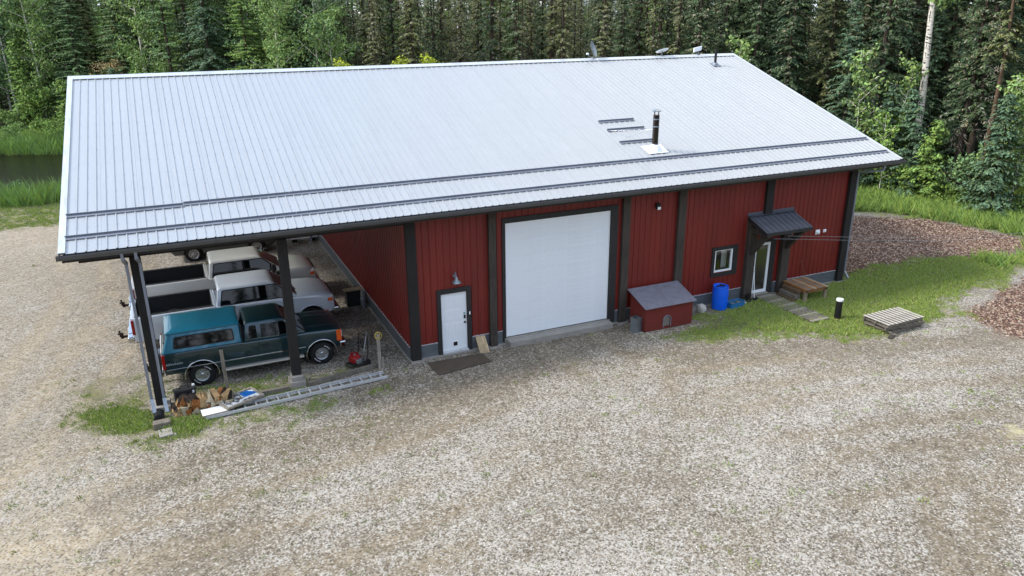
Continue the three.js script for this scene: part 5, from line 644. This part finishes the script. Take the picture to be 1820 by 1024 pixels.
// metal sheet roll, bucket, stone beside it
{ const t = thing('metal_pail', 'tall dented galvanized box standing beside the dog house', 'pail', [7.93, 0, 1.0], 0.35); mesh('shell', [span(-0.17, -0.16, 0.01, 0.56, -0.13, 0.13), span(0.16, 0.17, 0.01, 0.52, -0.13, 0.13), span(-0.16, 0.16, 0.01, 0.54, 0.12, 0.13), span(-0.16, 0.16, 0.01, 0.55, -0.13, -0.12), span(-0.16, 0.16, 0.01, 0.02, -0.12, 0.12)], M.galv, t); mesh('rim', [rod([-0.165, 0.555, -0.13], [0.165, 0.53, -0.13], 0.012), rod([-0.165, 0.55, 0.13], [0.165, 0.53, 0.13], 0.012)], M.galv, t);
  const b = thing('grey_bucket', 'small grey bucket between dog house and blue barrel', 'bucket', [10.62, 0, 0.55]); mesh('bucket_wall', new THREE.LatheGeometry([[0, 0.01], [0.15, 0.01], [0.18, 0.34], [0.195, 0.35], [0.175, 0.35], [0.14, 0.03], [0, 0.03]].map((p) => new THREE.Vector2(...p)), 20), std('#8c8880', 0.7), b); mesh('bucket_handle', new THREE.TorusGeometry(0.185, 0.006, 6, 20, Math.PI).rotateX(1.25).translate(0, 0.34, 0), M.galv, b);
  const s = new THREE.IcosahedronGeometry(0.2, 2); const p = s.attributes.position; for (let i = 0; i < p.count; i++) { const q = 0.8 + 0.5 * vnoise(p.getX(i) * 9 + 3, p.getY(i) * 9 + p.getZ(i) * 7); p.setXYZ(i, p.getX(i) * q * 0.9, p.getY(i) * q + 0.13, p.getZ(i) * q); } s.computeVertexNormals(); boxUV(s); const r = mesh('rock', s, std('#b5b0a8', 0.9, 0, bump(speckTex, 1, 1, 0.01))); r.position.set(11.12, 0.02, 0.5); tag(r, 'pale jagged rock beside the blue barrel', 'rock');
}
// barrel and tote
{ const b = thing('plastic_barrel', 'bright blue plastic barrel standing under the window', 'barrel', [11.98, 0, 0.48]); mesh('barrel_body', new THREE.LatheGeometry([[0, 0.02], [0.27, 0.02], [0.29, 0.05], [0.295, 0.28], [0.302, 0.30], [0.295, 0.32], [0.298, 0.58], [0.305, 0.6], [0.298, 0.62], [0.292, 0.84], [0.278, 0.89], [0.29, 0.9], [0.29, 0.93], [0.272, 0.935], [0.268, 0.9], [0, 0.895]].map((p) => new THREE.Vector2(...p)), 34), M.blue, b); for (const [x, z] of [[0.13, 0.02], [-0.14, -0.03]]) mesh('bung', cyl(0.04, 0.045, 0.03, 14, x, 0.91, z), M.black, b); mesh('strap', [box(0.34, 0.02, 0.05, 0, 0.945, 0.02, 0.006), box(0.1, 0.05, 0.08, 0.02, 0.955, -0.02, 0.01)], M.blackMatt, b);
  const t = thing('blue_crate', 'low blue plastic crate beside the barrel', 'crate', [12.62, 0, 0.62], 0.08); mesh('crate_wall', [span(-0.33, 0.33, 0.02, 0.24, 0.14, 0.16, 0.004), span(-0.33, 0.33, 0.02, 0.24, -0.16, -0.14, 0.004), span(-0.33, -0.31, 0.02, 0.24, -0.14, 0.14, 0.004), span(0.31, 0.33, 0.02, 0.24, -0.14, 0.14, 0.004), span(-0.31, 0.31, 0.02, 0.04, -0.14, 0.14)], M.blueTote, t); mesh('crate_rim', [span(-0.35, 0.35, 0.23, 0.255, 0.155, 0.18), span(-0.35, 0.35, 0.23, 0.255, -0.18, -0.155), span(-0.35, -0.325, 0.231, 0.254, -0.154, 0.154), span(0.325, 0.35, 0.231, 0.254, -0.154, 0.154)], M.blueTote, t); mesh('contents', [box(0.24, 0.1, 0.2, -0.14, 0.15, 0, 0.03), box(0.2, 0.14, 0.18, 0.14, 0.16, 0.01, 0.04)], std('#6d6a5e', 0.9), t); }
// boot, dish and broom by the glass door
{ const b = thing('pet_bowl', 'small white bowl on the ground by the glass door', 'bowl', [13.06, 0, 0.55]); mesh('bowl_rim', new THREE.LatheGeometry([[0, 0.02], [0.1, 0.02], [0.13, 0.1], [0.14, 0.1], [0.12, 0.03], [0.09, 0.045], [0, 0.04]].map((p) => new THREE.Vector2(...p)), 20), M.whiteFrame, b); mesh('bowl_food', cyl(0.095, 0.095, 0.02, 16, 0, 0.055, 0), M.black, b);
  const k = thing('rubber_boots', 'pair of black rubber boots by the glass door', 'boots', [13.42, 0.02, 0.42], 0.3); for (const s of [-1, 1]) { mesh('boot', [cyl(0.055, 0.05, 0.28, 14, s * 0.07, 0.17, -0.04), box(0.1, 0.09, 0.26, s * 0.07, 0.055, 0.04, 0.035)], M.black, k); }
  const br = thing('broom', 'white-handled broom leaning beside the glass door', 'broom', [13.72, 0, 0.36]); mesh('handle', rod([0, 0.12, 0.05], [0.0, 1.35, -0.13], 0.015), M.whiteFrame, br); mesh('bristles', box(0.28, 0.13, 0.06, 0, 0.08, 0.06, 0.015), M.blackMatt, br); }
// boardwalk of planks
{ const w = thing('plank_walkway', 'grey weathered plank walkway leading from the glass door', 'walkway', [14.4, 0, 1.55]); const r = rng(61), n = 17; for (let k = 0; k < n; k++) { const z = -1.38 + k * 0.18; const g = box(0.84 + 0.05 * r() - (k > n - 4 ? 0.04 : 0), 0.03, 0.145 + 0.012 * r(), 0, 0, 0, 0.004); g.rotateY((r() - 0.5) * 0.06); const m = mesh('plank', g, k % 3 === 1 ? M.paleGrey : M.weathered, w); m.position.set((r() - 0.5) * 0.06 + (z > 0 ? z * 0.03 : 0), 0.085 + r() * 0.006, z); } for (const x of [-0.33, 0.33]) mesh('bearer', span(x - 0.03, x + 0.03, 0.0, 0.068, -1.42, 1.5), M.weathered, w); }
// timber table with steps beside it
{ const t = thing('timber_table', 'low brown timber table with plank top against the wall', 'table', [15.82, 0, 0.86]); const r = rng(62); for (let k = 0; k < 8; k++) { const m = mesh('plank', box(0.136, 0.035, 1.24, 0, 0, 0, 0.004), [M.brownWood, M.pale, M.brownWood, M.weathered][(k * 3) % 4], t); m.position.set(-0.51 + k * 0.146, 0.545, (r() - 0.5) * 0.02); } for (const [x, z] of [[-0.5, 0.54], [0.5, 0.54], [-0.5, -0.54], [0.5, -0.54]]) mesh('leg', box(0.11, 0.5, 0.11, x, 0.25, z, 0.008), M.pale, t); mesh('apron', [box(1.1, 0.1, 0.04, 0, 0.47, 0.575, 0.004), box(1.1, 0.1, 0.04, 0, 0.47, -0.575, 0.004), box(0.04, 0.1, 1.1, -0.56, 0.47, 0, 0.004), box(0.04, 0.1, 1.1, 0.56, 0.47, 0, 0.004)], M.brownWood, t);
  const s = thing('timber_steps', 'three rough timber steps beside the low table', 'steps', [15.0, 0, 0.9], 0.0); for (let k = 0; k < 3; k++) { mesh('step', box(0.24, 0.15, 0.86, -0.05 + k * 0.13, 0.085 + k * 0.155, -0.08, 0.012), k % 2 ? M.weathered : std('#7c654b', 0.9, 0, { map: rep(woodTex, 1.4, 0.6) }), s); } }
// stick, pipe, pallets
tag(mesh('leaning_stick', rod([16.52, 0.02, 0.4], [16.22, 1.28, 0.06], 0.014, 7), std('#7a4334', 0.8)), 'thin reddish stick leaning on the wall above the low table', 'stick');
{ const p = thing('standpipe', 'black standpipe with a white cap rising from the grass', 'pipe', [15.12, 0, 3.22]); mesh('pipe', cyl(0.11, 0.12, 0.68, 22, 0, 0.42, 0), M.black, p); mesh('cap', cyl(0.125, 0.125, 0.07, 22, 0, 0.79, 0), M.whiteFrame, p); mesh('base_collar', cyl(0.125, 0.14, 0.1, 20, 0, 0.04, 0), std('#8a5426', 0.8), p); }
{ const r = rng(63); const mk = (y, turn, dx, n, mat, label) => { const p = thing('wooden_pallet', label, 'pallet', [16.4 + dx, y, 4.5], turn, 'stacked wooden pallets'); for (let k = 0; k < n; k++) mesh('deck_board', box(0.092, 0.02, 1.08, -0.84 + k * (1.68 / (n - 1)), 0.125, (r() - 0.5) * 0.02, 0.003), mat, p); for (const z of [-0.49, 0, 0.49]) mesh('stringer', box(1.76, 0.09, 0.05, 0, 0.068, z, 0.004), M.weathered, p); for (const x of [-0.8, -0.4, 0, 0.4, 0.8]) mesh('bottom_board', box(0.1, 0.02, 1.06, x, 0.011, 0, 0.003), M.weathered, p); return p; };
  mk(0.005, 0.10, 0.05, 9, M.weathered, 'grey pallet at the bottom of the stack on the grass'); mk(0.142, -0.06, 0.04, 9, M.weathered, 'grey pallet in the middle of the stack on the grass'); mk(0.279, 0.03, 0, 10, std('#dcd6cc', 0.9, 0, { map: rep(woodTex, 1.4, 0.6) }), 'pale slatted pallet on top of the stack on the grass'); const l = thing('scrap_plank', 'dark scrap plank sticking out under the pallet stack', 'plank', [15.62, 0.0, 5.16], 0.5); mesh('plank', [box(0.5, 0.05, 0.16, 0, 0.035, 0, 0.008)], M.post, l); mesh('cleat', box(0.12, 0.04, 0.2, 0.1, 0.08, 0.02, 0.006), M.weathered, l); }
// clothesline from the canopy to its pole
{ const p = thing('clothesline_pole', 'grey pole carrying the far end of the clothesline', 'pole', [25.4, 0, 3.8]); mesh('pole', cyl(0.05, 0.055, 2.4, 12, 0, 1.2, 0), M.galv, p); mesh('pulley', cyl(0.07, 0.07, 0.03, 16).rotateX(Math.PI / 2).translate(0, 2.2, 0), M.steel, p); const w = thing('clothesline', 'two thin pale wires running from the canopy past the corner', 'wire', [0, 0, 0]); mesh('wire', tube([[14.4, 2.72, 1.1], [18, 2.42, 1.85], [22, 2.22, 2.9], [25.4, 2.27, 3.8]], 0.006, 40, 6), M.galv, w); mesh('wire', tube([[13.7, 2.7, 1.1], [18, 2.29, 1.85], [22, 2.09, 2.9], [25.4, 2.13, 3.8]], 0.006, 40, 6), M.galv, w); }
// --- under and in front of the carport ---
{ // ladder lying along the edge
  const l = thing('aluminium_ladder', 'long aluminium ladder lying flat along the carport edge', 'ladder', [-3.7, 0.03, 0.93], 0.07); const L = 5.3; for (const z of [-0.2, 0.2]) mesh('rail', [box(L, 0.085, 0.012, 0, 0.06, z, 0.003), box(L, 0.01, 0.035, 0, 0.1, z - Math.sign(z) * 0.015), box(L, 0.01, 0.035, 0, 0.02, z - Math.sign(z) * 0.015)], M.alu, l); for (let k = 0; k < 17; k++) mesh('rung', box(0.045, 0.03, 0.39, -2.5 + k * 0.3125, 0.06, 0, 0.008), M.alu, l);
  for (const [i, a, b, lab] of [[0, [-6.15, 0.42], [-3.92, 0.42], 'weathered timber lying behind the ladder at the firewood end'], [1, [-3.34, 0.42], [-1.05, -0.02], 'weathered timber lying behind the ladder at the white post end']]) { const g = bar([a[0], 0.09, a[1] - 0.02], [b[0], 0.09, b[1] - 0.02], 0.12, 0.12); const t = thing('landscape_timber', lab, 'timber', [(a[0] + b[0]) / 2, 0, a[1] / 2 + b[1] / 2]); g.translate(-(a[0] + b[0]) / 2, 0, -(a[1] + b[1]) / 2); mesh('beam', g, M.weathered, t); mesh('end_cut', box(0.012, 0.11, 0.11, (b[0] - a[0]) / 2 + 0.004, 0.09, (b[1] - a[1]) / 2 - 0.02), M.pale, t); }
  const w = thing('white_board', 'white painted board lying on the end of the ladder', 'board', [-6.05, 0.14, 1.05], 0.1); mesh('sheet', box(0.72, 0.025, 0.4, 0, 0.015, 0, 0.004), M.whiteFrame, w); mesh('edge_strip', box(0.74, 0.03, 0.03, 0, 0.012, 0.22, 0.004), M.paleGrey, w);
  const f = thing('picture_frame', 'wooden frame with blue and white panel lying on the ladder', 'frame', [-5.35, 0.19, 0.72], 0.42); mesh('frame_bar', [box(1.16, 0.06, 0.07, 0, 0.03, 0.33, 0.006), box(1.16, 0.06, 0.07, 0, 0.03, -0.33, 0.006), box(0.07, 0.058, 0.58, -0.545, 0.03, 0, 0.006), box(0.07, 0.058, 0.58, 0.545, 0.03, 0, 0.006)], M.paleGrey, f); const tx = texture(128, 64, (i, j, o) => { const u = i / 128, v = j / 64, b = u > 0.62 && v > 0.42 && (u + v * 0.4) < 1.25, n = fbm(i / 9, j / 9, 3); if (b) { o[0] = 22; o[1] = 96; o[2] = 170; } else if (n > 0.56) { o[0] = 92; o[1] = 88; o[2] = 84; } else { o[0] = 205; o[1] = 210; o[2] = 214; } }); mesh('panel', (() => { const g = new THREE.BoxGeometry(1.02, 0.01, 0.58); g.translate(0, 0.02, 0); return g; })(), new THREE.MeshStandardMaterial({ map: tx, roughness: 0.4 }), f);
  const wp = thing('white_post', 'short white painted post with a yellow hose looped over its top', 'post', [-1.06, 0, 0.1]); mesh('post', box(0.1, 1.22, 0.1, 0, 0.61, 0, 0.008), M.paleGrey, wp); mesh('brace', box(0.07, 0.4, 0.07, 0.1, 0.2, 0.02, 0.006), M.paleGrey, wp); mesh('hose_loop', [new THREE.TorusGeometry(0.095, 0.014, 8, 24).rotateY(0.3).translate(-0.02, 1.2, 0.06), new THREE.TorusGeometry(0.11, 0.013, 8, 24).rotateY(0.15).translate(0.0, 1.16, 0.075)], std('#a8954a', 0.6), wp);
  const gp = thing('grey_stake', 'thin grey upright plank standing behind the firewood', 'stake', [-5.62, 0, 0.28]); mesh('plank', box(0.1, 1.62, 0.035, 0, 0.81, 0, 0.004).rotateZ(0.02), M.weathered, gp); mesh('foot_block', box(0.16, 0.14, 0.1, 0.02, 0.08, 0.07, 0.01), M.weathered, gp);
}
{ // firewood
  const r = rng(64), logs = []; const faces = [std('#d9cbb0', 0.85, 0, { map: rep(woodTex, 2, 1) }), std('#c7a678', 0.9, 0, { map: rep(woodTex, 2, 1) }), std('#a9692f', 0.85, 0, { map: rep(woodTex, 2, 1) })], barkM = std('#3f332a', 0.95, 0, { map: rep(barkTex, 3, 1), ...bump(barkTex, 3, 1, 0.012) });
  const mkLog = (v) => { const o = new THREE.Group(); const L = 0.4; const sec = v === 0 ? [[-0.08, -0.05], [0.08, -0.05], [0.0, 0.1]] : v === 1 ? [[-0.09, -0.04], [0.06, -0.07], [0.09, 0.02], [-0.02, 0.09]] : [[-0.07, -0.06], [0.07, -0.06], [0.08, 0.05], [-0.06, 0.07]]; const g = new THREE.ExtrudeGeometry(new THREE.Shape(sec.map((p) => new THREE.Vector2(...p))), { depth: L, bevelEnabled: true, bevelSize: 0.006, bevelThickness: 0.006, bevelSegments: 1 }); g.translate(0, 0, -L / 2); boxUV(g); const m = lit(new THREE.Mesh(g, faces[v])); m.name = 'split_face'; o.add(m); const bk = new THREE.CylinderGeometry(0.1, 0.1, L * 0.99, 9, 1, true, 0, 2.0); bk.rotateX(Math.PI / 2); bk.rotateZ(2.2); bk.translate(0, 0.0, 0); const b = lit(new THREE.Mesh(bk, barkM)); b.name = 'bark'; o.add(b); return o; };
  const protos = [0, 1, 2].map(mkLog); const lab = ['pale split firewood log in the pile beside the left post', 'buff split firewood log in the pile beside the left post', 'orange-brown split firewood log in the pile beside the left post'];
  for (let row = 0; row < 3; row++) for (let k = 0; k < 11 - row; k++) for (let q = 0; q < 1; q++) { const v = r() < 0.25 ? 2 : r() < 0.5 ? 1 : 0; const o = protos[v].clone(); o.name = numbered('firewood_log'); o.userData = { label: lab[v], category: 'log', group: 'firewood pile: ' + ['pale', 'buff', 'orange-brown'][v] + ' logs' }; scene.add(o); o.position.set(-7.02 + row * 0.08 + k * 0.145, 0.1 + row * 0.125, 0.5 + (r() - 0.5) * 0.06 + k * 0.006); o.rotation.set((r() - 0.5) * 0.2, (r() - 0.5) * 0.5 + (row === 2 ? (r() - 0.5) * 0.8 : 0), r() * 6.28, 'YXZ'); o.scale.setScalar(1.12 + 0.25 * r()); }
  const bx = thing('tool_case', 'black tool case standing behind the firewood', 'case', [-6.78, 0, -0.1], 0.25); mesh('case_body', box(0.56, 0.36, 0.3, 0, 0.2, 0, 0.04), M.blackMatt, bx); mesh('case_lid', box(0.58, 0.1, 0.32, 0, 0.42, 0, 0.03), M.blackMatt, bx); mesh('case_handle', tube([[-0.12, 0.46, 0], [-0.1, 0.54, 0], [0.1, 0.54, 0], [0.12, 0.46, 0]], 0.014, 16, 6), M.black, bx); mesh('latch', [box(0.05, 0.08, 0.02, 0.2, 0.37, 0.165, 0.004), box(0.07, 0.06, 0.05, 0.26, 0.5, 0.0, 0.01)], M.whiteFrame, bx);
}
{ // pressure washer
  const w = thing('pressure_washer', 'red pressure washer with black tube frame standing in front of the teal truck', 'pressure washer', [-1.66, 0, -0.38], 0.5);
  mesh('frame', [tube([[-0.3, 0.1, 0.22], [-0.34, 0.1, 0], [-0.3, 0.1, -0.22]], 0.016, 14, 8), tube([[-0.3, 0.1, 0.22], [0.1, 0.12, 0.22], [0.26, 0.4, 0.22], [0.3, 0.95, 0.2], [0.32, 1.0, 0.12], [0.32, 1.0, -0.12], [0.3, 0.95, -0.2], [0.26, 0.4, -0.22], [0.1, 0.12, -0.22], [-0.3, 0.1, -0.22]], 0.017, 70, 8, 0.3), box(0.42, 0.02, 0.4, -0.08, 0.17, 0, 0.006)], M.blackMatt, w);
  mesh('engine', [box(0.28, 0.2, 0.3, -0.1, 0.3, 0, 0.04), cyl(0.13, 0.14, 0.08, 22, -0.1, 0.44, 0)], std('#8f1216', 0.35), w); mesh('engine_block', [box(0.2, 0.14, 0.12, -0.1, 0.28, 0.2, 0.02), cyl(0.035, 0.035, 0.06, 12, -0.16, 0.5, 0.08)], M.galv, w); mesh('pump', [box(0.14, 0.12, 0.14, 0.12, 0.24, 0.05, 0.02)], M.steel, w);
  for (const z of [-0.27, 0.27]) { const g = group('wheel', w); g.position.set(0.18, 0.13, z); const t = new THREE.TorusGeometry(0.095, 0.036, 10, 26); mesh('tyre', t, M.rubber, g); mesh('hub', cyl(0.06, 0.06, 0.05, 16).rotateX(Math.PI / 2), M.blackMatt, g); } mesh('hose_coil', [new THREE.TorusGeometry(0.13, 0.016, 8, 28).rotateY(1.35).translate(0.24, 0.74, 0.02), new THREE.TorusGeometry(0.12, 0.016, 8, 28).rotateY(1.2).translate(0.22, 0.70, 0.05)], M.black, w); mesh('spray_gun', [rod([0.3, 0.98, 0.16], [0.12, 0.55, 0.2], 0.014), box(0.06, 0.14, 0.04, 0.32, 1.04, 0.16, 0.012)], M.steel, w);
}
{ // bin with a plank on it and the pale slab by the side wall
  const b = thing('work_bin', 'black bin with a pale plank across its top against the side wall', 'bin', [-0.52, 0, -5.95]); mesh('bin_wall', [span(-0.26, -0.24, 0.02, 0.62, -0.26, 0.26, 0.006), span(0.24, 0.26, 0.02, 0.62, -0.26, 0.26, 0.006), span(-0.24, 0.24, 0.02, 0.62, 0.24, 0.26, 0.006), span(-0.24, 0.24, 0.02, 0.62, -0.26, -0.24, 0.006), span(-0.24, 0.24, 0.02, 0.05, -0.24, 0.24)], M.blackMatt, b); mesh('bin_rim', [span(-0.28, 0.28, 0.60, 0.63, 0.26, 0.285), span(-0.28, 0.28, 0.6, 0.63, -0.285, -0.26)], M.black, b); mesh('plank', box(0.72, 0.05, 0.3, 0.02, 0.66, 0.1, 0.006), M.pale, b);
  const j = thing('metal_can', 'grey metal can on the floor beside the black bin', 'can', [-0.24, 0, -5.42]); mesh('can_body', cyl(0.1, 0.1, 0.36, 20, 0, 0.2, 0), M.galv, j); mesh('can_lid', cyl(0.07, 0.1, 0.06, 20, 0, 0.41, 0), M.guard, j);
  const s = thing('white_slab', 'low white slab on dark blocks near the far end of the side wall', 'slab', [-0.72, 0, -15.9]); mesh('slab', box(1.3, 0.08, 0.7, 0, 0.24, 0, 0.01), M.whiteFrame, s); for (const x of [-0.45, 0.45]) mesh('block', box(0.24, 0.19, 0.5, x, 0.1, 0, 0.01), M.blackMatt, s);
  const k = thing('jack_stand', 'grey jack stand in front of the low white slab', 'stand', [-0.42, 0, -15.35]); mesh('stand_post', cyl(0.05, 0.06, 0.5, 14, 0, 0.29, 0), M.guard, k); mesh('stand_base', box(0.3, 0.04, 0.26, 0, 0.03, 0, 0.008), M.concrete, k);
}
{ // blocks that take the water from the left post's downspouts
  const b = thing('drain_pipe', 'black corrugated drain pipe end at the foot of the left post', 'pipe', [-7.5, 0, 0.62]); const rings = []; for (let k = 0; k < 6; k++) rings.push(new THREE.TorusGeometry(0.115, 0.02, 8, 20).translate(0, 0.13, -0.1 + k * 0.06)); mesh('pipe', rings, M.blackMatt, b); mesh('pipe_sleeve', cyl(0.11, 0.11, 0.36, 20).rotateX(Math.PI / 2).translate(0, 0.13, 0.05), M.blackMatt, b);
  const c = thing('stepping_block', 'square pale concrete paver lying in front of the left post', 'paver', [-7.36, 0, 1.62], 0.1); mesh('paver', box(0.34, 0.07, 0.42, 0, 0.05, 0, 0.012), M.concrete, c); mesh('paver_chip', box(0.1, 0.05, 0.12, 0.2, 0.03, 0.16, 0.01), M.concrete, c); const d = thing('wood_block', 'dark weathered wood block between the drain and the concrete paver', 'block', [-7.44, 0, 1.14], 0.05); mesh('block', box(0.44, 0.17, 0.26, 0, 0.1, 0, 0.015), M.weathered, d); mesh('block_end', box(0.012, 0.15, 0.23, 0.222, 0.1, 0, 0.003), M.pale, d);
}
renderer.render(scene, camera);
